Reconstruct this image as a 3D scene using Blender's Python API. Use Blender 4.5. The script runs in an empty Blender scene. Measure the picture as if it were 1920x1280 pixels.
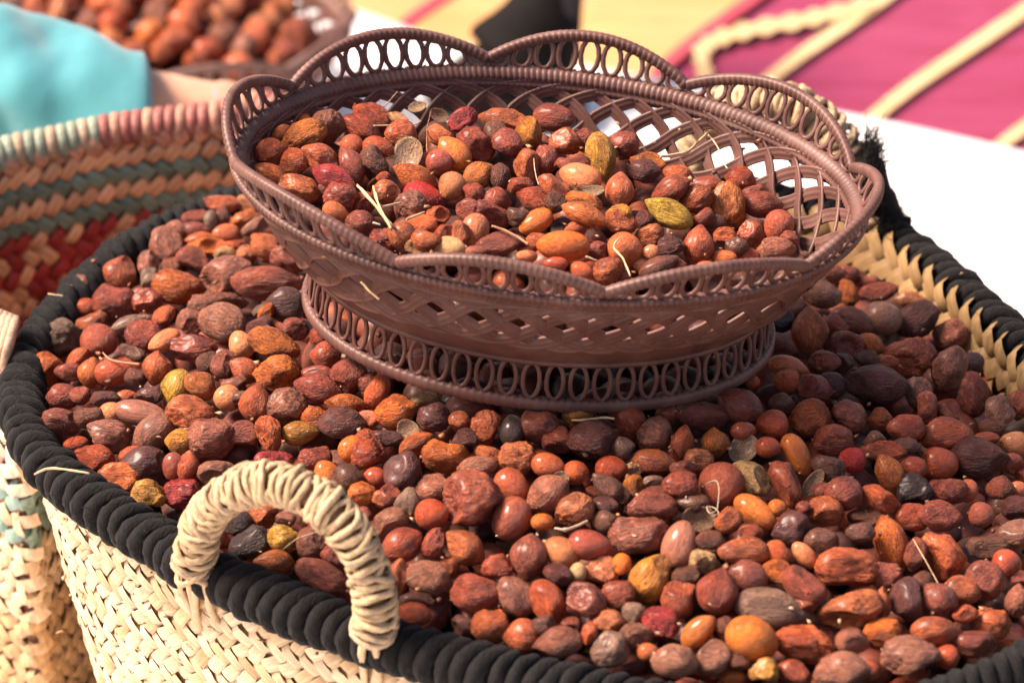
import bpy, bmesh, math, random
import numpy as np
from mathutils import Vector, Matrix, noise
random.seed(7)
rad = math.radians
S = bpy.context.scene
COL = S.collection

# ------------------------------------------------------------------ camera
PITCH = rad(32); DIST = 1.9
TGT = Vector((0, 0, .28))
FWD = Vector((0, math.cos(PITCH), -math.sin(PITCH)))
RGT = Vector((1, 0, 0)); UP = RGT.cross(FWD)
CAM = TGT - FWD * DIST
LENS = 131.5
cd = bpy.data.cameras.new('camera'); cam = bpy.data.objects.new('camera', cd); COL.objects.link(cam)
cam.location = CAM
cam.rotation_euler = FWD.to_track_quat('-Z', 'Y').to_euler()
cd.lens = LENS; cd.sensor_width = 36; cd.clip_start = .05; cd.clip_end = 200
cd.dof.use_dof = True; cd.dof.focus_distance = 1.765; cd.dof.aperture_fstop = 8.0
S.camera = cam

# ------------------------------------------------------------------ light
w = bpy.data.worlds.new('World'); S.world = w; w.use_nodes = True
nt = w.node_tree; nt.nodes.clear()
sky = nt.nodes.new('ShaderNodeTexSky'); sky.sky_type = 'NISHITA'; sky.sun_disc = False
SUN_EL, SUN_AZ = rad(50), rad(-82)          # azimuth from +Y, negative = to the left of the view
sky.sun_elevation = SUN_EL; sky.sun_rotation = SUN_AZ
sky.air_density = 1.0; sky.dust_density = 3.0; sky.ozone_density = .6
bg = nt.nodes.new('ShaderNodeBackground'); bg.inputs[1].default_value = .10
wo = nt.nodes.new('ShaderNodeOutputWorld')
nt.links.new(sky.outputs[0], bg.inputs[0]); nt.links.new(bg.outputs[0], wo.inputs[0])
sd = bpy.data.lights.new('sun', 'SUN'); sd.energy = 4.6; sd.angle = rad(22); sd.color = (1, .93, .84)
sun = bpy.data.objects.new('sun', sd); COL.objects.link(sun)
to_sun = Vector((math.sin(SUN_AZ) * math.cos(SUN_EL), math.cos(SUN_AZ) * math.cos(SUN_EL), math.sin(SUN_EL)))
sun.rotation_euler = to_sun.to_track_quat('Z', 'Y').to_euler(); sun.location = to_sun * 3
V = S.view_settings
V.view_transform = 'Standard'; V.look = 'None'; V.exposure = 1.12; V.gamma = 1
V.use_white_balance = True; V.white_balance_temperature = 7600; V.white_balance_tint = 20

# ------------------------------------------------------------------ helpers
F = 1920 * LENS / 36
def ray(px, py):
    return (FWD + RGT * ((px - 960) / F) + UP * ((640 - py) / F))
def at(px, py, z):
    d = ray(px, py); t = (z - CAM.z) / d.z
    return CAM + d * t
def proj(P):
    q = Vector(P) - CAM; d = q.dot(FWD)
    return 960 + F * q.dot(RGT) / d, 640 - F * q.dot(UP) / d, d
def in_frame(P, m=60):
    x, y, d = proj(P); return -m < x < 1920 + m and -m < y < 1280 + m

def newmat(name, rough=.5, spec=.5):
    m = bpy.data.materials.new(name); m.use_nodes = True
    n = m.node_tree; b = n.nodes['Principled BSDF']
    b.inputs['Roughness'].default_value = rough
    b.inputs['Specular IOR Level'].default_value = spec
    return m, n, b
def N(n, t, **k):
    x = n.nodes.new(t)
    for a, v in k.items():
        if a.startswith('i_'):
            key = a[2:]; key = int(key) if key.isdigit() else key.replace('_', ' ')
            x.inputs[key].default_value = v
        else: setattr(x, a, v)
    return x
def mixc(n, fac, a, b, mode='MIX'):
    x = n.nodes.new('ShaderNodeMix'); x.data_type = 'RGBA'; x.blend_type = mode
    for s, v in ((x.inputs[0], fac), (x.inputs[6], a), (x.inputs[7], b)):
        if isinstance(v, bpy.types.NodeSocket): n.links.new(v, s)
        elif isinstance(v, (int, float)): s.default_value = v
        else: s.default_value = (*v, 1)
    return x.outputs[2]
def ramp(n, src, lo, hi, a=0., b=1.):
    x = N(n, 'ShaderNodeMapRange'); x.interpolation_type = 'SMOOTHSTEP'
    x.inputs[1].default_value = lo; x.inputs[2].default_value = hi; x.inputs[3].default_value = a; x.inputs[4].default_value = b
    n.links.new(src, x.inputs[0]); return x.outputs[0]
def noise_n(n, scale, detail=4, rough=.6, vec=None, dist=0):
    x = N(n, 'ShaderNodeTexNoise', i_Scale=scale, i_Detail=detail, i_Roughness=rough, i_Distortion=dist)
    if vec is not None: n.links.new(vec, x.inputs[0])
    return x.outputs[0]
def bump(n, b, h, strength=.3, dist=.001, prev=None):
    x = N(n, 'ShaderNodeBump', i_Strength=strength, i_Distance=dist)
    n.links.new(h, x.inputs['Height'])
    if prev is not None: n.links.new(prev, x.inputs['Normal'])
    n.links.new(x.outputs[0], b.inputs['Normal']); return x.outputs[0]

def obj(name, V_, F_, m, parent=None, smooth=True, label=None, col=None):
    me = bpy.data.meshes.new(name)
    me.from_pydata([tuple(v) for v in V_], [], F_)
    if smooth: me.polygons.foreach_set('use_smooth', [True] * len(me.polygons))
    if m: me.materials.append(m)
    return link(name, me, parent, label=label, col=col)
def link(name, me, parent=None, mat4=None, label=None, col=None):
    o = bpy.data.objects.new(name, me); COL.objects.link(o)
    if parent:
        o.parent = parent
    if mat4 is not None: o.matrix_local = mat4
    if label: o['label'] = label
    if col: o.color = (*col, 1)
    return o
def tag(o, label=None, cat=None, group=None, kind=None):
    if label: o['label'] = label
    if cat: o['category'] = cat
    if group: o['group'] = group
    if kind: o['kind'] = kind
    return o
def empty(name, loc, label, cat, group=None):
    o = bpy.data.objects.new(name, None); COL.objects.link(o); o.location = loc; o.empty_display_size = .02
    return tag(o, label, cat, group)

class MB:
    def __init__(s): s.v = []; s.f = []; s.c = []
    def add(s, vs, fs, c=None):
        o = len(s.v); s.v += [tuple(v) for v in vs]; s.f += [tuple(i + o for i in f) for f in fs]
        if c is not None: s.c += [c] * len(vs)
    def build(s, name, m, parent=None, off=None, label=None, smooth=True):
        V_ = s.v
        if off is not None: V_ = (np.array(s.v) - np.array(off)).tolist()
        o = obj(name, V_, s.f, m, parent, smooth, label)
        if s.c:
            a = o.data.color_attributes.new('Col', 'FLOAT_COLOR', 'POINT')
            a.data.foreach_set('color', np.concatenate([np.array(s.c), np.ones((len(s.c), 1))], 1).astype('f').ravel())
        return o

def tube(path, r, n=8, closed=False, ry=None, cap=True, twist=None):
    """sweep an ellipse (r x ry) along path; r may be a list"""
    P = [Vector(p) for p in path]; m = len(P); vs = []; fs = []
    nrm = None
    for i, p in enumerate(P):
        if closed: t = (P[(i + 1) % m] - P[i - 1])
        else: t = P[min(i + 1, m - 1)] - P[max(i - 1, 0)]
        t.normalize()
        if nrm is None:
            a = Vector((0, 0, 1)) if abs(t.z) < .9 else Vector((1, 0, 0))
            nrm = (a - t * a.dot(t)).normalized()
        else: nrm = (nrm - t * nrm.dot(t)).normalized()
        bn = t.cross(nrm)
        rr = r[i] if isinstance(r, (list, tuple)) else r
        r2 = (ry[i] if isinstance(ry, (list, tuple)) else ry) if ry is not None else rr
        for k in range(n):
            a = 2 * math.pi * k / n
            vs.append(p + nrm * (math.cos(a) * rr) + bn * (math.sin(a) * r2))
    L = m if closed else m - 1
    for i in range(L):
        j = (i + 1) % m
        for k in range(n):
            fs.append((i * n + k, i * n + (k + 1) % n, j * n + (k + 1) % n, j * n + k))
    if not closed and cap:
        fs.append(tuple(range(n))[::-1]); fs.append(tuple((m - 1) * n + k for k in range(n)))
    return vs, fs
def frame_tube(path, ups, r, ry, n=8, closed=False):
    """sweep with a given up vector at every point: r along up, ry across"""
    m = len(path); vs = []; fs = []
    for i in range(m):
        p = Vector(path[i])
        t = (Vector(path[(i + 1) % m]) - Vector(path[i - 1])) if closed else (Vector(path[min(i + 1, m - 1)]) - Vector(path[max(i - 1, 0)]))
        t.normalize(); u = Vector(ups[i]); u = (u - t * u.dot(t)).normalized(); b = t.cross(u)
        rr = r[i] if isinstance(r, list) else r
        for k in range(n):
            a = 2 * math.pi * (k + .5) / n
            c, s_ = math.cos(a), math.sin(a)
            c = math.copysign(abs(c) ** .6, c); s_ = math.copysign(abs(s_) ** .6, s_)
            vs.append(p + u * (c * rr) + b * (s_ * ry))
    L = m if closed else m - 1
    for i in range(L):
        j = (i + 1) % m
        for k in range(n): fs.append((i * n + k, i * n + (k + 1) % n, j * n + (k + 1) % n, j * n + k))
    if not closed: fs.append(tuple(range(n))[::-1]); fs.append(tuple((m - 1) * n + k for k in range(n)))
    return vs, fs
def catmull(P, n, closed=False):
    P = [np.array(p, float) for p in P]; m = len(P); out = []
    segs = m if closed else m - 1
    for i in range(segs):
        if closed: a, b, c, d = P[(i - 1) % m], P[i], P[(i + 1) % m], P[(i + 2) % m]
        else: a, b, c, d = P[max(i - 1, 0)], P[i], P[i + 1], P[min(i + 2, m - 1)]
        for k in range(n):
            t = k / n
            out.append(.5 * (2 * b + (c - a) * t + (2 * a - 5 * b + 4 * c - d) * t * t + (3 * b - a - 3 * c + d) * t ** 3))
    if not closed: out.append(P[-1])
    return np.array(out)
def resample(C, step, closed=False):
    C = np.array(C); D = np.vstack([C, C[:1]]) if closed else C
    s = np.concatenate([[0], np.cumsum(np.linalg.norm(np.diff(D, axis=0), axis=1))])
    n = max(2, int(round(s[-1] / step)))
    q = np.linspace(0, s[-1], n + 1)
    if closed: q = q[:-1]
    return np.stack([np.interp(q, s, D[:, k]) for k in range(D.shape[1])], 1), s[-1]

# ------------------------------------------------------------------ materials
def mat_flat(name, c, rough=.6, var=.25, scale=60, bs=.3, bd=.0006, usecol=None, spec=.4, sheen=0):
    """usecol: None constant, 'obj' object colour, 'attr' vertex colour"""
    m, n, b = newmat(name, rough, spec)
    co = N(n, 'ShaderNodeTexCoord').outputs['Object']
    if usecol == 'obj': base = N(n, 'ShaderNodeObjectInfo').outputs['Color']
    elif usecol == 'attr': base = N(n, 'ShaderNodeAttribute', attribute_name='Col').outputs['Color']
    else: r_ = N(n, 'ShaderNodeRGB'); r_.outputs[0].default_value = (*c, 1); base = r_.outputs[0]
    nz = noise_n(n, scale, 5, .65, co)
    fac = ramp(n, nz, .3, .7, 1 - var, 1 + var)
    v = N(n, 'ShaderNodeHueSaturation'); n.links.new(base, v.inputs['Color']); n.links.new(fac, v.inputs['Value'])
    n.links.new(v.outputs[0], b.inputs['Base Color'])
    bump(n, b, noise_n(n, scale * 4, 4, .7, co), bs, bd)
    if sheen: b.inputs['Sheen Weight'].default_value = sheen
    return m
PLASTIC = mat_flat('plastic', (.118, .050, .040), .50, .22, 45, .25, .0004, spec=.45)
def _dust():
    n = PLASTIC.node_tree; b = n.nodes['Principled BSDF']
    l = b.inputs['Base Color'].links[0].from_socket
    co = N(n, 'ShaderNodeTexCoord').outputs['Object']
    d = ramp(n, noise_n(n, 28, 6, .75, co, .4), .45, .75, 0, .6)
    o = mixc(n, d, l, (.25, .145, .115)); n.links.new(o, b.inputs['Base Color'])
_dust()
ROPE = mat_flat('black_yarn', (.0085, .008, .0085), .85, .6, 160, 1.0, .0012, spec=.14, sheen=.04)
def _lint():
    n = ROPE.node_tree; b = n.nodes['Principled BSDF']; l = b.inputs['Base Color'].links[0].from_socket
    co = N(n, 'ShaderNodeTexCoord').outputs['Object']
    mp = N(n, 'ShaderNodeMapping'); mp.inputs['Scale'].default_value = (1500, 260, 260); n.links.new(co, mp.inputs[0])
    f_ = noise_n(n, 1, 3, .6, mp.outputs[0])
    n.links.new(mixc(n, ramp(n, f_, .45, .75, 0, .55), l, (.028, .026, .026)), b.inputs['Base Color'])
    bump(n, b, f_, .9, .0012)
_lint()
def mat_leaf(name, usecol):
    m, n, b = newmat(name, .5, .35)
    if usecol == 'obj': base = N(n, 'ShaderNodeObjectInfo').outputs['Color']
    else: base = N(n, 'ShaderNodeAttribute', attribute_name='Col').outputs['Color']
    tc = N(n, 'ShaderNodeTexCoord').outputs['Object']
    mp = N(n, 'ShaderNodeMapping'); n.links.new(tc, mp.inputs[0])
    mp.inputs['Scale'].default_value = (60, 900, 400) if usecol == 'obj' else (350, 350, 120)
    st = noise_n(n, 1, 4, .6, mp.outputs[0])
    v = N(n, 'ShaderNodeHueSaturation'); n.links.new(base, v.inputs['Color']); n.links.new(ramp(n, st, .3, .7, .72, 1.18), v.inputs['Value'])
    n.links.new(v.outputs[0], b.inputs['Base Color'])
    bump(n, b, st, .5, .0005)
    b.inputs['Subsurface Weight'].default_value = .0
    return m
LEAF_O = mat_leaf('palm_leaf', 'obj'); LEAF_A = mat_leaf('palm_leaf_many', 'attr')
STRAW = mat_flat('straw', (.66, .46, .24), .5, .25, 90, .4, .0005)

def mat_nut(name, usecol, gloss, mott):
    m, n, b = newmat(name, gloss, .45)
    oi = N(n, 'ShaderNodeObjectInfo')
    base = oi.outputs['Color'] if usecol == 'obj' else N(n, 'ShaderNodeAttribute', attribute_name='Col').outputs['Color']
    tc = N(n, 'ShaderNodeTexCoord').outputs['Object']
    ad = N(n, 'ShaderNodeVectorMath', operation='ADD'); n.links.new(tc, ad.inputs[0])
    sc = N(n, 'ShaderNodeVectorMath', operation='SCALE'); sc.inputs[0].default_value = (37, 11, 23); n.links.new(oi.outputs['Random'], sc.inputs['Scale'])
    n.links.new(sc.outputs[0], ad.inputs[1]); co = ad.outputs[0]
    k = 1 if usecol == 'obj' else 80
    n1 = noise_n(n, 1.1 * k, 3, .55, co, .3); n2 = noise_n(n, 5 * k, 6, .7, co); n3 = noise_n(n, 22 * k, 4, .7, co)
    hs = N(n, 'ShaderNodeHueSaturation', i_Value=.34, i_Saturation=1.05, i_Hue=.49); n.links.new(base, hs.inputs['Color'])
    c = mixc(n, ramp(n, n1, .47, .62, 0, mott), base, hs.outputs[0])
    hw = N(n, 'ShaderNodeHueSaturation', i_Value=1.22, i_Saturation=1.02, i_Hue=.503); n.links.new(c, hw.inputs['Color'])
    n4 = noise_n(n, 1.7 * k, 4, .6, co, .6)
    c = mixc(n, ramp(n, n4, .52, .60, 0, .75), c, hw.outputs[0])
    # warm blotches where the skin is thin
    hb = N(n, 'ShaderNodeHueSaturation', i_Value=1.25, i_Saturation=1.0, i_Hue=.503); n.links.new(c, hb.inputs['Color'])
    c = mixc(n, ramp(n, n2, .52, .68, 0, .6), c, hb.outputs[0])
    # fine dust
    c = mixc(n, ramp(n, n3, .54, .8, 0, .16), c, (.42, .17, .12))
    c = mixc(n, ramp(n, n3, .28, .12, 0, .5), c, (.03, .012, .01))
    # cut or inner faces
    at_ = N(n, 'ShaderNodeAttribute', attribute_name='inner')
    c = mixc(n, at_.outputs['Fac'], c, mixc(n, ramp(n, noise_n(n, 9 * k, 4, .8, co), .4, .6), (.74, .50, .30), (.50, .24, .12)))
    n.links.new(c, b.inputs['Base Color'])
    rg = N(n, 'ShaderNodeMath', operation='MULTIPLY_ADD'); n.links.new(oi.outputs['Random'], rg.inputs[0]); rg.inputs[1].default_value = .22; n.links.new(ramp(n, n2, .3, .7, gloss - .06, gloss + .14), rg.inputs[2])
    n.links.new(rg.outputs[0], b.inputs['Roughness'])
    mp = N(n, 'ShaderNodeMapping'); mp.inputs['Scale'].default_value = (1.6 * k, 5 * k, 5 * k); n.links.new(co, mp.inputs[0])
    n5 = N(n, 'ShaderNodeTexNoise', i_Scale=1.3, i_Detail=5, i_Roughness=.62); n5.noise_type = 'RIDGED_MULTIFRACTAL'; n.links.new(mp.outputs[0], n5.inputs[0])
    wr = bump(n, b, n5.outputs[0], .5 if gloss > .29 else .08, .05 if usecol == 'obj' else .0007)
    c = mixc(n, ramp(n, n5.outputs[0], .30, .05, 0, .38 if gloss > .29 else .06), c, (.05, .014, .009)); n.links.new(c, b.inputs['Base Color'])
    nb = bump(n, b, n2, .6, .055 if usecol == 'obj' else .001, wr)
    bump(n, b, n3, .4, .016 if usecol == 'obj' else .0004, nb)
    n.links.new(ramp(n, oi.outputs['Random'], .1, .9, .05, .5 if gloss < .29 else .34), b.inputs['Coat Weight'])
    b.inputs['Coat Roughness'].default_value = .20 if gloss < .29 else .30
    return m
NUT_DRY = mat_nut('fruit_skin', 'obj', .30, .6)
NUT_GLOSS = mat_nut('nut_shell', 'obj', .22, .4)
NUT_MASS = mat_nut('fruit_skin_many', 'attr', .5, .8)
BOWL_NUTS = """
573 255 78 52 20 ow;614 238 62 60 80 mw;568 224 28 18 0 os;505 286 58 46 20 rr;528 250 34 26 30 af;680 242 86 44 -37 rz;698 218 72 44 -35 rf;
660 274 40 38 0 rs;710 278 56 36 -20 rs;752 252 54 50 0 af;748 224 38 20 -30 tf;700 304 56 52 -40 kw;764 290 62 48 75 tc;554 304 50 48 0 af;
606 296 68 44 -20 af;658 310 66 44 -58 br;508 328 64 36 -25 or;560 352 74 46 -20 aw;626 334 78 44 -20 Rr;640 370 58 54 0 bw;612 352 30 20 0 mf;
630 398 48 32 -25 as;680 382 40 44 80 rw;676 418 52 44 0 bw;724 360 46 42 0 ar;718 332 24 18 0 af;770 386 54 50 0 mw;780 334 80 44 -30 or;
796 370 76 44 -20 Rs;790 420 56 32 -10 as;462 300 38 22 90 kf;782 200 30 16 10 tc;866 224 54 38 30 Rw;823 216 34 20 -20 tc;826 254 48 36 -30 af;
850 288 70 48 -45 os;824 304 46 42 0 bs;894 272 74 56 -30 bw;950 270 54 48 -30 bf;944 224 84 38 -5 af;993 248 58 46 92 yz;1040 220 72 46 -10 bf;
1060 266 52 50 0 aw;1096 264 36 42 90 bf;1127 294 86 50 -80 yz;1172 272 50 50 0 bf;1022 298 52 46 90 bf;988 310 54 48 90 af;1074 308 60 36 0 bf;
1088 332 76 46 -20 ns;1098 360 64 18 10 tc;1040 352 60 38 -40 af;1162 356 60 48 85 ar;976 348 42 34 0 rf;896 330 58 46 30 or;934 334 50 40 80 kf;
847 349 48 46 70 ns;892 366 46 36 -30 bf;932 374 46 40 -20 rr;880 392 48 40 0 bf;1014 376 82 44 -15 rf;922 402 74 46 -15 bw;970 406 38 36 0 kf;
1094 380 68 36 -10 ow;1096 402 78 38 -20 or;1086 426 48 24 10 ar;1164 418 56 46 0 aw;1160 398 46 26 0 yf;1004 416 64 40 30 os;822 404 40 30 0 aw;
928 250 40 40 0 kf;1040 380 40 36 0 kf;1214 306 60 36 -10 of;1204 322 54 40 0 pf;1270 328 54 36 -10 ar;1258 354 66 42 20 rr;1320 346 58 28 5 rf;
1306 372 60 48 30 aw;1386 336 54 44 -20 rf;1364 384 82 58 100 ow;1424 382 74 46 0 br;1418 362 44 26 0 bf;1254 399 92 44 155 vz;1318 408 40 30 30 bf;
1460 424 56 52 70 bs;1406 438 48 46 0 aw;1360 444 38 34 0 af;1310 462 68 52 85 ar;1454 466 66 40 0 mf;1218 442 50 42 20 aw;1210 410 32 28 0 pf;
1258 462 48 38 10 pw;1220 474 30 26 0 ns;1172 468 62 56 -30 as;1236 498 74 32 25 kz;1200 496 28 24 0 ns;1358 484 44 28 0 as;1404 480 38 26 0 rs;
1324 500 34 18 0 as;1274 498 24 20 0 bf;1340 420 40 36 0 kf;1380 462 40 32 0 kf;1478 450 32 32 0 bf;756 442 54 46 -30 ar;720 446 48 40 0 bw;
832 438 38 32 60 rw;800 450 54 40 -15 af;788 460 52 32 15 tw;844 464 56 36 -10 ts;892 472 36 20 0 ms;891 434 62 46 82 ns;860 438 44 36 80 af;
936 458 86 40 10 bf;988 480 36 20 0 ns;1008 452 40 28 0 af;1055 461 94 52 -3 os;1118 470 40 30 0 bf;1142 508 56 44 15 aw;1090 508 40 28 -20 as;
1042 494 40 22 0 rs;1168 520 30 24 0 rw;1004 448 38 22 0 rw;986 466 32 20 0 bf;"""
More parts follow.
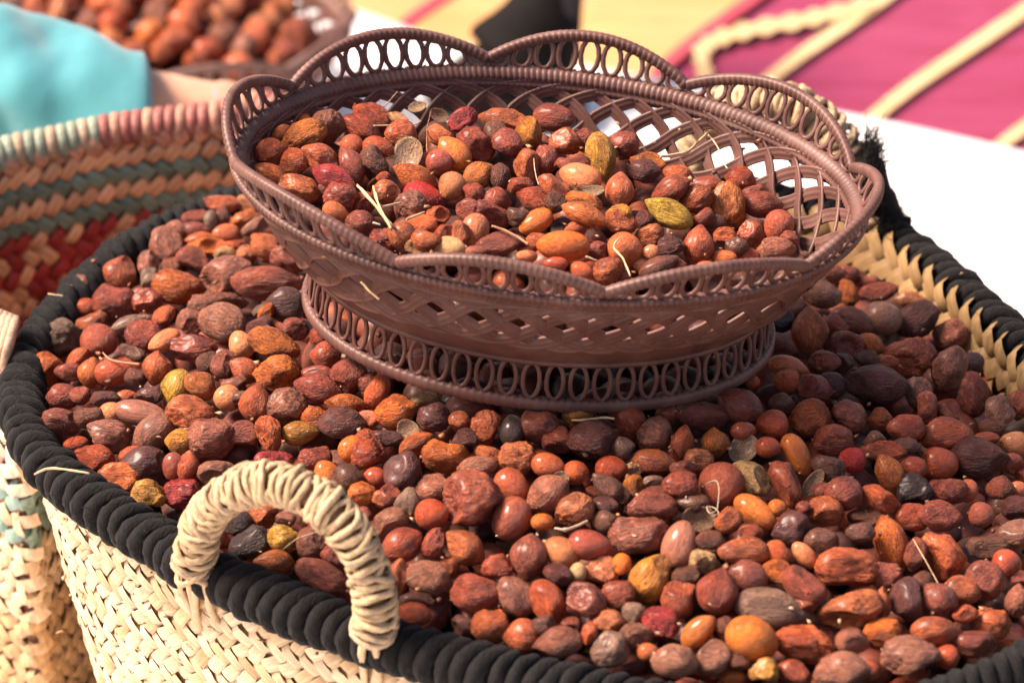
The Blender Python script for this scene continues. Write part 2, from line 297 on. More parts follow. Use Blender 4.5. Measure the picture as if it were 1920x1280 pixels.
HEAP_NUTS = """
414 380 66 32 -5 af;466 384 40 32 -30 nf;366 408 48 28 15 bf;394 416 38 24 80 gf;416 406 36 26 80 kr;456 414 60 38 20 ow;480 424 56 28 30 mf;
330 430 44 28 0 mf;358 432 56 28 0 bf;312 462 74 60 110 mf;278 492 46 36 80 mf;376 450 56 26 10 oz;388 464 70 32 0 ow;424 438 48 32 0 as;
436 464 52 30 0 af;498 464 62 50 -30 aw;466 474 40 30 0 nw;422 478 42 28 0 tw;364 488 64 44 -20 bf;324 496 36 32 0 mf;424 516 92 68 15 mf;
500 528 120 60 3 bf;540 484 60 48 -30 bw;334 540 92 62 -10 ow;278 522 36 30 50 gf;276 566 50 46 0 rw;408 568 112 42 8 mw;538 572 66 62 0 pf;
498 588 36 22 60 of;308 592 42 32 30 af;488 584 26 22 0 gf;150 550 74 60 60 kw;226 514 66 60 65 az;216 568 80 68 -15 bf;160 578 40 36 0 rs;
172 606 58 38 30 af;186 640 64 60 0 bs;112 636 76 68 0 gw;246 606 68 32 15 gf;270 630 68 54 -20 bw;308 640 60 34 27 ns;358 652 90 48 -5 bw;
358 603 48 46 0 mw;248 660 52 24 -25 kw;144 672 48 26 40 ar;80 692 62 56 0 of;132 696 48 32 0 bf;170 698 50 44 80 or;214 698 66 46 0 rs;
294 690 56 54 80 ar;256 706 38 32 0 kw;116 744 58 46 0 bf;150 742 36 32 0 bf;114 792 70 48 -10 bf;168 782 54 40 0 kf;206 774 40 36 0 ns;
262 774 98 42 -5 ms;196 746 50 28 0 pf;232 746 44 24 10 ar;278 740 54 32 0 pw;332 728 68 54 -110 vz;376 722 56 44 -30 of;358 776 84 58 -10 aw;
202 818 78 58 -15 mw;286 810 84 56 215 mz;336 828 50 42 180 yz;396 818 88 84 0 mw;142 832 44 24 5 rs;174 858 78 50 -10 rw;276 870 80 62 0 pf;
244 852 42 26 20 af;226 896 74 62 0 ow;280 928 62 56 0 yw;340 924 64 62 0 Rw;324 874 48 34 80 bs;352 874 54 38 85 az;422 608 92 68 -20 mf;
486 612 50 32 20 pf;554 616 50 40 0 bw;598 632 36 34 0 rf;610 666 52 48 0 rr;452 646 50 42 -70 ns;514 648 92 54 -20 ow;517 698 80 62 -10 ow;
458 694 54 48 -30 ar;420 684 50 44 70 bf;426 746 46 44 0 ns;440 720 44 28 0 mf;480 756 66 58 80 ar;538 764 70 68 0 mw;596 728 78 50 -15 br;
594 700 64 26 0 bf;654 708 66 62 60 bf;696 718 48 46 50 bw;706 734 66 42 70 as;648 758 68 38 -5 or;590 782 44 40 0 of;638 796 86 60 0 pf;
692 786 44 36 0 af;452 816 64 52 0 bf;506 812 60 48 105 aw;560 812 64 42 0 yr;452 748 32 32 0 kf;390 680 40 40 0 kf;408 888 66 50 0 mf;
514 864 70 38 0 Rw;592 858 58 46 0 bw;658 840 46 40 60 os;690 852 60 54 0 rw;614 890 54 44 -60 os;648 896 52 46 0 kf;702 896 40 38 0 rs;
678 928 50 48 0 of;714 936 34 30 0 af;496 966 48 46 0 aw;536 972 34 26 0 mf;444 980 52 46 0 df;468 1018 74 54 25 df;532 1008 54 50 0 vw;
586 1016 62 60 40 kr;515 1055 68 46 -5 or;630 1040 50 42 0 bf;680 966 32 28 0 bf;738 772 66 60 10 of;796 752 58 32 15 tw;764 806 40 34 -50 tc;
812 784 58 56 0 pw;862 790 36 36 0 af;778 834 66 36 30 af;724 820 50 32 0 pf;870 828 48 46 0 pf;912 800 58 54 80 aw;960 806 54 42 80 ds;
1010 798 70 62 0 bf;1044 826 52 48 0 bw;836 856 84 60 -10 ow;756 884 70 66 70 pf;728 930 42 40 0 bf;764 942 54 42 85 gf;812 916 62 54 0 mf;
884 938 110 106 0 bw;898 874 68 38 5 mf;916 852 52 30 -20 af;972 858 64 60 0 nw;960 912 68 52 -45 rs;1028 872 58 40 -10 as;1026 928 80 64 35 mr;
1052 896 26 22 0 tc;958 972 78 66 60 bs;1018 978 40 28 0 os;810 964 58 52 0 rs;732 978 62 46 20 mf;824 986 34 28 0 bf;850 940 40 36 0 kf;
692 826 50 44 0 rw;1084 778 52 48 0 yw;1178 786 76 52 130 rz;1110 828 82 74 10 pf;1226 814 64 60 0 mw;1170 840 38 36 0 gf;1250 776 38 32 0 rs;
1314 780 96 50 -8 bf;1388 760 84 66 -30 br;1278 832 66 42 78 az;1342 830 50 46 90 or;1310 862 47 46 0 nw;1394 840 54 44 38 tc;1394 808 44 34 0 rs;
1228 868 86 50 -8 az;1188 878 30 26 0 tw;1080 886 43 42 0 as;1146 878 54 46 0 rs;1142 916 68 44 -45 kr;1190 914 48 42 80 of;1280 878 40 30 0 bf;
1226 902 38 20 0 gf;1276 910 62 50 0 bw;1232 926 64 26 5 bf;1352 912 84 76 80 bs;1408 896 78 54 -30 tw;1222 950 90 52 0 bw;1310 972 58 44 -10 nc;
1366 974 48 46 0 af;1416 960 84 48 -40 os;1130 948 52 34 0 pf;1134 976 46 36 0 kf;1078 958 70 56 30 nw;1300 944 58 40 0 kf;1164 930 36 32 0 kf;
1466 756 40 38 0 kf;1518 784 74 66 15 aw;1448 796 54 50 0 rs;1562 826 70 62 0 bf;1590 782 66 58 -30 bw;1648 786 42 40 0 ar;1700 802 64 50 0 rf;
1440 838 42 38 0 rs;1494 852 78 40 -62 os;1474 906 84 52 -70 rf;1554 876 56 48 -20 kw;1598 862 46 44 0 Rs;1652 846 84 34 -5 rf;1670 892 74 50 -65 or;
1710 878 50 40 0 rs;1762 870 64 60 0 rs;1524 906 56 24 55 tc;1540 920 36 28 0 bf;1584 926 62 60 0 bf;1654 938 76 50 -25 af;1718 920 66 60 0 dw;
1766 920 50 42 0 bf;1548 958 64 58 0 af;1458 952 32 28 0 os;1710 970 62 50 0 rf;1760 968 78 54 0 bf;1622 970 60 30 0 kw;1506 952 24 22 0 bf;
1638 826 36 32 0 kf;1696 836 48 32 0 kf;1544 552 72 48 -5 mf;1592 548 52 32 -70 ow;1646 548 64 36 10 bf;1622 526 50 24 0 bf;1560 514 42 30 0 bf;
1592 512 36 30 0 bf;1656 596 66 62 0 ms;1720 600 80 62 30 pf;1708 562 50 26 0 nf;1594 600 78 46 -15 mf;1568 612 52 38 -20 rf;1518 620 84 62 87 az;
1458 650 54 50 0 bf;1462 600 48 42 0 df;1584 650 68 54 0 bw;1636 648 52 36 -40 or;1480 688 74 36 -15 as;1544 682 58 44 0 rw;1476 714 44 42 0 rs;
1412 716 23 22 0 rs;1560 722 50 42 -40 pf;1526 728 62 48 -15 bf;1580 680 36 32 0 kf;1626 672 40 30 0 kw;1640 722 108 66 -5 pf;1660 685 56 36 0 aw;
1720 735 56 50 90 mf;1707 670 88 72 0 rw;1782 625 66 58 0 mf;1779 690 78 62 75 mf;1823 680 40 38 0 pf;1848 655 46 38 0 aw;1885 695 74 62 60 ow;
1822 740 78 56 -70 bw;1737 765 60 42 80 rf;1873 775 60 52 80 mw;1908 760 50 40 80 bw;1775 778 52 30 -40 bf;1775 815 92 56 -5 af;1834 861 106 78 -5 pf;
1902 831 50 42 0 ns;1850 823 46 24 0 rf;1898 868 40 34 0 bf;1785 920 58 42 0 bw;1815 920 40 32 80 as;1877 916 46 42 0 bf;1910 917 30 26 0 ns;
1919 890 30 26 0 rf;1905 952 48 42 0 pf;1841 965 44 42 0 bs;1046 1205 88 52 190 mz;981 1192 66 60 0 ar;1142 1217 68 62 0 gw;1335 1231 74 68 0 mf;
1410 1197 94 72 -30 os;1508 1205 102 66 -5 aw;1432 1259 52 48 0 yw;1373 1270 46 26 0 os;1490 1262 60 42 -30 rf;1575 1260 90 72 0 mf;1385 1240 40 36 0 kf;
1261 1238 80 56 -10 mf;1215 1222 36 30 0 as;1822 1205 80 52 -5 bf;1860 1168 64 60 0 aw;1652 1188 68 58 0 ow;1598 1202 62 48 0 mf;1708 1233 100 74 0 mw;
1775 1231 42 40 0 rs;1627 1258 42 38 0 rs;1910 1125 56 46 80 mw;1912 1085 34 30 0 bf;1810 1150 44 30 0 af;1860 800 44 34 0 kf;606 1080 104 54 -32 bw;
634 1042 42 36 80 bf;752 1022 76 58 30 rr;814 1016 56 42 65 bw;872 1026 74 62 -40 ar;746 1086 64 40 80 af;802 1082 80 64 -15 mf;816 1046 36 18 30 tc;
840 1060 36 32 0 af;890 1112 80 72 0 bf;774 1150 64 38 -8 rs;780 1126 60 30 0 kf;920 1172 66 64 0 af;870 1172 44 36 0 kf;932 1064 50 48 0 rw;
992 1046 76 64 80 br;1052 1034 62 52 -30 ns;1106 1022 78 56 -10 bs;1046 1078 50 38 -15 pf;1126 1074 64 60 -10 nw;1084 1072 32 28 90 ts;1166 1058 38 32 80 os;
1198 1002 104 76 10 mw;1222 1084 90 68 55 yf;968 1122 76 62 -50 mf;1029 1132 90 60 -65 az;1100 1128 76 58 -35 bw;1158 1116 58 56 0 rw;1142 1164 52 40 -5 nw;
1190 1148 42 36 0 gw;1240 1170 70 58 -30 Rw;1190 1190 56 50 0 mw;1104 1188 40 28 80 af;1020 1172 40 36 0 kf;1138 978 40 36 0 kf;1070 1172 36 30 0 bf;
1274 1022 86 62 80 ms;1330 1014 52 36 0 kf;1318 1052 47 45 0 tw;1408 998 42 30 0 rf;1398 1034 96 52 -5 af;1458 1036 46 36 -50 as;1482 992 66 60 0 pf;
1542 1016 58 56 0 kf;1508 1040 54 32 -45 ns;1408 1082 72 56 -20 bf;1456 1074 52 50 0 of;1508 1098 86 56 -35 bf;1346 1108 82 70 78 bz;1288 1078 50 38 0 kf;
1274 1122 70 64 80 rf;1448 1142 140 66 -15 gz;1508 1136 44 32 0 rf;1310 1182 74 42 45 os;1356 1172 32 32 0 kf;1588 1066 114 74 -5 aw;1672 1020 96 56 -72 or;
1716 1036 56 38 80 bf;1766 1038 90 80 -50 aw;1844 1088 70 66 0 bf;1888 1056 50 48 0 rs;1906 1002 58 54 0 mf;1852 1024 72 46 0 kf;1660 1076 56 52 0 bf;
1594 1144 114 58 20 aw;1654 1132 60 32 80 aw;1702 1124 74 70 80 pf;1802 1108 66 48 0 af;1762 1130 66 60 -50 bf;1756 1182 88 54 -5 az;1616 1000 48 40 0 kf;
1726 1090 40 36 0 kf;"""
# ------------------------------------------------------------------ setting
ground = obj('ground', [(-30, -20, -.012), (30, -20, -.012), (30, 60, -.012), (-30, 60, -.012)], [(0, 1, 2, 3)],
             mat_flat('packed_earth', (.28, .2, .14), .9, .2, 3, .4, .01))
tag(ground, kind='structure')
def sheet(pts, z, th=.0015):
    n = len(pts); top = [(x, y, z) for x, y in pts]; bot = [(x, y, z - th) for x, y in pts]
    return top + bot, [tuple(range(n)), tuple(range(2 * n - 1, n - 1, -1))] + [(i, i + n, (i + 1) % n + n, (i + 1) % n) for i in range(n)]
def flatpx(pts, z): return [tuple(at(x, y, z)[:2]) for x, y in pts]
def ccw(p):
    a = sum(p[i][0] * p[(i + 1) % len(p)][1] - p[(i + 1) % len(p)][0] * p[i][1] for i in range(len(p)))
    return p if a > 0 else p[::-1]

# rug
def mat_woven(name, c1, c2, ang, sc=40):
    m, n, b = newmat(name, .85, .15)
    tc = N(n, 'ShaderNodeTexCoord').outputs['Object']
    mp = N(n, 'ShaderNodeMapping'); mp.inputs['Rotation'].default_value = (0, 0, ang); mp.inputs['Scale'].default_value = (4, 38, 1)
    n.links.new(tc, mp.inputs[0])
    a = noise_n(n, 1.2, 5, .6, mp.outputs[0])
    mp2 = N(n, 'ShaderNodeMapping'); mp2.inputs['Rotation'].default_value = (0, 0, ang); mp2.inputs['Scale'].default_value = (600, 600, 1)
    n.links.new(tc, mp2.inputs[0])
    wv = N(n, 'ShaderNodeTexWave', i_Scale=.35, i_Distortion=1.5); n.links.new(mp2.outputs[0], wv.inputs[0])
    c = mixc(n, ramp(n, a, .35, .65), c1, c2)
    c = mixc(n, ramp(n, noise_n(n, 9, 5, .7, tc), .4, .7, 0, .45), c, (c2[0] * 1.1, c2[1] * 1.15 + .02, c2[2] * 1.15))
    c = mixc(n, ramp(n, noise_n(n, 5, 4, .7, mp.outputs[0]), .55, .72, 0, .5), c, (c1[0] * .55, c1[1] * .5, c1[2] * .6))
    c = mixc(n, ramp(n, wv.outputs[1], 0, 1, 0, .22), c, (c1[0] * .45, c1[1] * .45, c1[2] * .45))
    n.links.new(c, b.inputs['Base Color']); b.inputs['Sheen Weight'].default_value = .2
    bump(n, b, wv.outputs[1], .5, .002)
    return m
RUG = empty('woven_rug', (0, 1.3, 0), 'magenta and golden yellow woven rug with cream yarn lines lying beyond the white cloth', 'rug')
def rugpart(name, pts, z, m, px=True):
    p = ccw(flatpx(pts, z) if px else pts)
    v, f = sheet(p, z, .003 if z < .004 else .0008); v = [(a, b_ - 1.3, c) for a, b_, c in v]
    return obj(name, v, f, m, RUG, smooth=False)
rugpart('rug_field', [(-1.6, .55), (2.4, .3), (3.4, 3.2), (-1.4, 4.4)], .003,
        mat_woven('magenta_wool', (.27, .011, .060), (.33, .028, .11), rad(28)), px=False)
rugpart('yellow_panel', [(560, -160), (560, 60), (1130, 330), (1240, 140), (1440, -20), (1620, -160)], .0070,
        mat_woven('golden_wool', (.60, .31, .11), (.64, .37, .16), rad(28)))
RED = mat_woven('red_wool', (.42, .02, .05), (.5, .04, .08), 0)
CREAM = mat_woven('cream_wool', (.66, .42, .20), (.76, .54, .30), .6)
def yarn(name, pts, wpx, z, m, wob=0):
    C = catmull(pts, 12); L = []; Rr = []
    for i in range(len(C)):
        t = C[min(i + 1, len(C) - 1)] - C[max(i - 1, 0)]; t /= np.linalg.norm(t); nn = np.array([-t[1], t[0]])
        ww = wpx * .5 * (1 + wob * math.sin(i * .9))
        L.append(C[i] + nn * ww); Rr.append(C[i] - nn * ww)
    rugpart(name, L + Rr[::-1], z, m)
yarn('red_border_line', [(1225, 145), (1290, 85), (1420, -10), (1560, -120)], 22, .0086, RED)
yarn('red_accent_line', [(745, 60), (775, 32), (830, -5), (900, -50)], 20, .0086, RED)
yarn('cream_line', [(1340, 230), (1480, 118), (1640, 8), (1800, -110)], 22, .0086, CREAM)
yarn('cream_line', [(1590, 260), (1700, 168), (1860, 60), (2080, -90)], 24, .0086, CREAM)
yarn('cream_line', [(1840, 300), (1925, 235), (2040, 160)], 22, .0086, CREAM)
yarn('cream_zigzag', [(1330, 175), (1318, 120), (1316, 92), (1352, 70), (1420, 52), (1500, 38), (1570, 22), (1640, 6)], 26, .0100, CREAM, .28)

# white cloth in front of the rug
m, n, b = newmat('white_cotton', .9, .1)
tc = N(n, 'ShaderNodeTexCoord').outputs['Object']
n.links.new(mixc(n, ramp(n, noise_n(n, 6, 4, .6, tc), .3, .7), (.84, .81, .80), (.88, .86, .85)), b.inputs['Base Color'])
bump(n, b, noise_n(n, 9, 3, .5, tc), .3, .01)
WHITE = m
ed = [(-700, -330), (200, -135), (560, -20), (700, 28), (870, 84), (1140, 130), (1590, 213), (1920, 284), (2600, 450)]
edge = [at(x, y, .02) for x, y in ed]
C = catmull([tuple(p[:2]) for p in edge], 6)
nu = len(C); nv = 26; vs = []; fs = []
for i in range(nu):
    for j in range(nv):
        t = j / (nv - 1); x, y = C[i]; yy = y * (1 - t) + (-1.6) * t
        z = .020 + .003 * noise.noise(Vector((x * 5, yy * 5, 3))) if j else .020
        vs.append((x, yy, z))
k0 = len(vs)
for i in range(nu): vs.append((C[i][0], C[i][1] + .001, .013))
for i in range(nu - 1):
    for j in range(nv - 1): fs.append((i * nv + j, i * nv + j + 1, (i + 1) * nv + j + 1, (i + 1) * nv + j))
    fs.append((k0 + i, i * nv, (i + 1) * nv, k0 + i + 1))
cl = obj('white_cloth', vs, fs, WHITE)
tag(cl, 'bright white cloth spread under the baskets, its far edge crossing the rug', 'cloth')

# ------------------------------------------------------------------ weave
def patch_mesh(name, L, W, dome, seed, m):
    rnd = random.Random(seed); nu, nv = 6, 4; vs = []; fs = []
    for i in range(nu):
        for j in range(nv):
            u = i / (nu - 1) * 2 - 1; v = j / (nv - 1) * 2 - 1
            wd = W * .5 * (1 - .12 * u ** 4) * (1 + .05 * rnd.uniform(-1, 1))
            z = dome * (1 - abs(u) ** 2.6) * 1.0 - dome * 1.1 * (abs(u) ** 6) + dome * .35 * (1 - v * v) + rnd.uniform(-.1, .1) * dome
            vs.append((u * L * .5, v * wd, z))
    for i in range(nu - 1):
        for j in range(nv - 1): fs.append((i * nv + j, (i + 1) * nv + j, (i + 1) * nv + j + 1, i * nv + j + 1))
    me = bpy.data.meshes.new(name); me.from_pydata(vs, [], fs); me.materials.append(m)
    me.polygons.foreach_set('use_smooth', [True] * len(fs)); return me
class Wall:
    def __init__(s, curve, zr, taper, cen):
        s.C, s.L = resample(curve, .004, True); s.zr = zr; s.tp = taper; s.c = np.array(cen); s.n = len(s.C)
    def P(s, u, v):
        q = (u / s.L % 1) * s.n; i = int(q); f = q - i
        p = s.C[i % s.n][:2] * (1 - f) + s.C[(i + 1) % s.n][:2] * f
        z = (s.C[i % s.n][2] if s.C.shape[1] > 2 else s.zr)
        p = s.c + (p - s.c) * (1 - s.tp * v)
        return Vector((p[0], p[1], z - v))
    def frame(s, u, v):
        P = s.P(u, v); a = (s.P(u + .004, v) - s.P(u - .004, v)).normalized(); d = (s.P(u, v + .004) - s.P(u, v - .004)).normalized()
        return P, a, d, a.cross(d)
def weave(wall, w, inside, vmax, colfn, parent, name, cap, umin=0, umax=None, seed=1, dome=.0012, jit=.12, zcut=None, v0=.003, ofs=0., keep=None):
    rnd = random.Random(seed); umax = umax or wall.L
    meshes = [patch_mesh(name, 2.32 * w, 1.08 * w, dome, seed * 10 + k, LEAF_O) for k in range(6)]
    cells = []; q = w / math.sqrt(2)
    nr = int(vmax / q) + 3; ns = int((umax - umin) / q)
    for rr in range(-3, nr):
        # rr = 2*row index in half cells
        if rr % 2: continue
        row = rr // 2
        A = row % 2 == 0
        for k in range(0, ns, 2):
            u = umin + (k + (row % 2)) * q + rnd.uniform(-1, 1) * w * jit * .5
            v = (rr + .5) * q + rnd.uniform(-1, 1) * w * jit * .5 + v0
            if v < .0: continue
            P, a, d, nn = wall.frame(u, v)
            if inside: nn = -nn
            vd = (P - CAM).normalized()
            if keep and not keep(P): continue
            facing = nn.dot(-vd)
            vis = facing > -.02 and in_frame(P, 40)
            ang = (.785 if A else -.785) + rnd.uniform(-1, 1) * jit
            t = a * math.cos(ang) + d * math.sin(ang)
            t = (t + nn * rnd.uniform(-.10, .10)).normalized()
            bb = nn.cross(t).normalized(); n3 = t.cross(bb)
            M = Matrix((( t.x, bb.x, n3.x, 0), (t.y, bb.y, n3.y, 0), (t.z, bb.z, n3.z, 0), (0, 0, 0, 1)))
            pos = P + nn * (ofs + .0006 + rnd.uniform(0, .0006)) - Vector(parent.location)
            M = Matrix.Translation(pos) @ M @ Matrix.Diagonal((rnd.uniform(.93, 1.12), rnd.uniform(.9, 1.08), rnd.uniform(.7, 1.5), 1))
            cells.append((0 if vis else 1, -max(facing, 0), M, colfn(u, v, row, A, rnd), rnd.randrange(6)))
    cells.sort(key=lambda c: (c[0], c[1]))
    ind = [c for c in cells[:cap] if c[0] == 0]
    rest = cells[len(ind):]
    for c in ind: link(name, meshes[c[4]], parent, c[2], col=c[3])
    mb = MB()
    for c in rest:
        me = meshes[c[4]]
        mb.add([c[2] @ v.co for v in me.vertices], [tuple(p.vertices) for p in me.polygons], c[3])
    if rest:
        o = mb.build(name + '_weave', LEAF_A, parent); o['kind'] = 'stuff'

# rim line of the front basket, on the plane z = .30
ZR = .30
RIM_PX = [(330, 420), (225, 478), (135, 560), (72, 630), (45, 700), (44, 770), (66, 830), (115, 885), (190, 940), (275, 992), (345, 1035), (430, 1078),
          (520, 1118), (600, 1150), (690, 1182), (790, 1214), (890, 1240), (990, 1264), (1110, 1288), (1270, 1318), (1500, 1340), (1690, 1326),
          (1850, 1275), (1975, 1200), (2045, 1100), (2060, 950), (2040, 830), (1975, 715), (1890, 622), (1820, 558), (1755, 502), (1690, 452),
          (1600, 412), (1450, 375), (1250, 345), (1000, 330), (750, 335), (560, 355), (430, 380)]
RIM = catmull([tuple(at(x, y, ZR)) for x, y in RIM_PX], 12, True)
if sum(RIM[i - 1][0] * RIM[i][1] - RIM[i][0] * RIM[i - 1][1] for i in range(len(RIM))) > 0: RIM = RIM[::-1]
RC = RIM[:, :2].mean(0)
W1 = Wall(RIM, ZR, .75, RC)
_a = np.arctan2(*(RIM[:, :2] - RC).T[::-1]); _r = np.linalg.norm(RIM[:, :2] - RC, axis=1); _o = np.argsort(_a); _a = _a[_o]; _r = _r[_o]
def rim_r(x, y):
    d = math.hypot(x - RC[0], y - RC[1]); a = math.atan2(y - RC[1], x - RC[0])
    return d / np.interp(a, _a, _r, period=2 * math.pi)

BK = empty('palm_leaf_basket', (RC[0], RC[1], 0), 'big cream palm leaf basket with a black cord rim, heaped full of dried fruit', 'basket')
off = Vector(BK.location)
def wall_surface(wall, vmax, th, m, parent, name, nv=10, v0=0):
    vs = []; fs = []; nn_ = wall.n // 3
    for i in range(nn_):
        for j in range(nv):
            u = i / nn_ * wall.L; v = v0 + (vmax - v0) * j / (nv - 1)
            P, a, d, n_ = wall.frame(u, v); vs.append(P - n_ * .0006 - Vector(parent.location)); vs.append(P - n_ * (.0006 + th) - Vector(parent.location))
    I = lambda i, j, k: ((i % nn_) * nv + j) * 2 + k
    for i in range(nn_):
        for j in range(nv - 1):
            fs.append((I(i, j, 0), I(i + 1, j, 0), I(i + 1, j + 1, 0), I(i, j + 1, 0)))
            fs.append((I(i, j, 1), I(i, j + 1, 1), I(i + 1, j + 1, 1), I(i + 1, j, 1)))
        fs.append((I(i, 0, 0), I(i, 0, 1), I(i + 1, 0, 1), I(i + 1, 0, 0)))
    fs.append(tuple(I(i, nv - 1, 1) for i in range(nn_)))
    return obj(name, vs, fs, m, parent)
BACKING = mat_flat('leaf_backing', (.46, .31, .17), .8, .3, 120, .5, .001)
wall_surface(W1, ZR - .001, .003, BACKING, BK, 'basket_wall')
def col_cream(u, v, row, A, rnd):
    k = rnd.uniform(.82, 1.06); h = rnd.random()
    c = (.70, .51, .32) if h > .34 else (.58, .385, .21) if h > .08 else (.50, .32, .16)
    return (c[0] * k, c[1] * k, c[2] * k)
weave(W1, .0068, False, .262, col_cream, BK, 'leaf_strip', 260, seed=3, dome=.0011, jit=.20)
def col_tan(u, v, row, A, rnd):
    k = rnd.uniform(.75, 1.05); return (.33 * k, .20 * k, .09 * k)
# inner lining seen above the fruit on the far right
W1i = Wall(np.array([[*(RC + (p[:2] - RC) * .965), p[2]] for p in RIM]), ZR, .75, RC)
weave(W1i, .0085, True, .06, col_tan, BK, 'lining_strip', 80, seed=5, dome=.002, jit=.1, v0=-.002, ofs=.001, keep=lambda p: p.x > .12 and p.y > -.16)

# black cord rim
core = [tuple(Vector(p) - off + Vector((0, 0, -.004))) for p in RIM[::3]]
v, f = tube(core, .0076, 10, True, .0064); obj('rim_core', v, f, ROPE, BK)
def wrap_mesh(name, seed):
    rnd = random.Random(seed); P = []
    for i in range(24):
        a = 2 * math.pi * i / 24; lean = .0046 * math.cos(a)
        c, s_ = math.cos(a), math.sin(a)
        P.append((lean + .0003 * rnd.uniform(-1, 1), c * .0076, s_ * .0095 + .0004 * rnd.uniform(-1, 1)))
    v, f = tube(P, .0040, 8, True)
    for i in range(24):
        c_ = Vector(P[i])
        for k in range(8):
            q = Vector(v[i * 8 + k]) - c_; v[i * 8 + k] = c_ + q * (1 + .05 * math.cos(2 * (math.pi * 2 * k / 8) + i * 1.57 + seed) + rnd.uniform(-.03, .03))
    me = bpy.data.meshes.new(name); me.from_pydata([tuple(x) for x in v], [], f); me.materials.append(ROPE)
    me.polygons.foreach_set('use_smooth', [True] * len(f)); return me
wm = [wrap_mesh('cord_wrap', k) for k in range(5)]
nw = int(W1.L / .0080)
for i in range(nw):
    P, a, d, n_ = W1.frame(i * W1.L / nw, 0)
    outw = n_.normalized()
    M = Matrix(((a.x, outw.x, 0, 0), (a.y, outw.y, 0, 0), (a.z, outw.z, 1, 0), (0, 0, 0, 1)))
    k = random.uniform(.88, 1.12)
    link('cord_wrap', wm[i % 5], BK, Matrix.Translation(P - off + Vector((0, 0, -.004 + random.uniform(-.0008, .0008)))) @ M @ Matrix.Rotation(random.gauss(0, .07), 4, 'Z') @ Matrix.Rotation(random.gauss(0, .05), 4, 'Y') @ Matrix.Diagonal((k, k, random.uniform(.95, 1.08), 1)))
# loose fibres on the cord
mb = MB(); rnd = random.Random(4)
for i in range(420):
    P, a, d, n_ = W1.frame(rnd.uniform(0, W1.L), 0)
    th = rnd.uniform(.2, 2.6); o_ = n_ * (.013 * math.cos(th)) + Vector((0, 0, .014 * math.sin(th) - .003))
    p0 = P + o_; dr = (o_.normalized() + a * rnd.uniform(-1.5, 1.5) + Vector((0, 0, rnd.uniform(-.5, .6)))).normalized()
    l = rnd.uniform(.003, .009)
    v, f = tube([p0, p0 + dr * l * .5 + a * .001, p0 + dr * l + a * rnd.uniform(-.003, .003)], .00012, 3); mb.add(v, f)
o = mb.build('cord_fuzz', ROPE, BK, off); o['kind'] = 'stuff'
mb = MB()
for i in range(360):
    u = rnd.uniform(0, W1.L); P, a, d, n_ = W1.frame(u, rnd.uniform(.02, .2))
    if not in_frame(P): continue
    p0 = P + n_ * .001; t = (a * rnd.choice((-1, 1)) + d * rnd.uniform(-1, 1) + n_ * rnd.uniform(.1, .7)).normalized(); l = rnd.uniform(.004, .013)
    c = col_cream(0, 0, 0, True, rnd)
    v, f = tube([p0, p0 + t * l * .5 + n_ * .0006, p0 + t * l - n_ * l * .15], [.00035, .00028, .0001], 4, False, [.0006, .0005, .0002]); mb.add(v, f, c)
o = mb.build('loose_leaf_ends', LEAF_A, BK, off); o['kind'] = 'stuff'
# frayed tuft beside the far handle
mb = MB()
def tuft(px0, px1, n, hgt, spread):
    for i in range(n):
        t = rnd.random(); x = px0[0] + (px1[0] - px0[0]) * t; y = px0[1] + (px1[1] - px0[1]) * t
        p = at(x + rnd.gauss(0, 5), 432, ZR); p.y += rnd.gauss(0, .006)
        # raise to the pixel height
        h0 = (432 - y) / F * (p - CAM).dot(FWD) / math.cos(PITCH)
        p.z = ZR + max(0, h0) + rnd.gauss(0, .004)
        dr = Vector((rnd.gauss(.15, spread), rnd.gauss(0, spread), rnd.gauss(.8, .5))).normalized()
        l = hgt * rnd.uniform(.3, 1)
        sd = Vector((rnd.gauss(0, .3), rnd.gauss(0, .3), rnd.gauss(0, .3)))
        v, f = tube([p, p + dr * l * .5, p + (dr + sd).normalized() * l], [.0003, .00022, .0001], 3); mb.add(v, f)
tuft((1608, 330), (1680, 450), 1700, .011, .7)
tuft((1612, 290), (1640, 310), 260, .015, .25)
tuft((1640, 400), (1695, 455), 600, .009, .9)
o = mb.build('frayed_tuft', ROPE, BK, off); o['kind'] = 'stuff'
core = [at(x, 432, ZR) + Vector((0, 0, max(0, (432 - y)) / F * 1.95 / math.cos(PITCH))) - off for x, y in [(1700, 455), (1672, 420), (1648, 370), (1630, 310), (1622, 285)]]
v, f = tube(catmull(core, 4), [.008] * 9 + [.006] * 4 + [.004] * 4, 8); obj('loose_cord', v, f, ROPE, BK)

# handles
CORD = mat_flat('palm_cord', (.56, .39, .23), .55, .18, 160, .5, .0007)
CORE = mat_flat('palm_core', (.17, .09, .04), .6, .18, 160, .5, .0007)  # darker than the cord: crease shade between coils put into the colour
CORD_O = mat_flat('palm_cord_toned', (1, 1, 1), .6, .3, 260, .9, .0010, usecol='obj')  # each coil takes its own tone from the object colour
def coil_mesh(name, R1, R2, cr, seed):
    rnd = random.Random(seed); P = []
    for i in range(18):
        a = 2 * math.pi * i / 18; w_ = 1 + .035 * rnd.uniform(-1, 1) + .05 * math.sin(a + seed * 2)
        P.append((.0011 * math.sin(2 * a + seed) , math.cos(a) * R1 * w_, math.sin(a) * R2 * w_))
    v, f = tube(P, [cr * (1 + .14 * rnd.uniform(-1, 1)) for _ in P], 6, True, [cr * .8] * 18)
    me = bpy.data.meshes.new(name); me.from_pydata([tuple(x) for x in v], [], f); me.materials.append(CORD_O)
    me.polygons.foreach_set('use_smooth', [True] * len(f)); return me
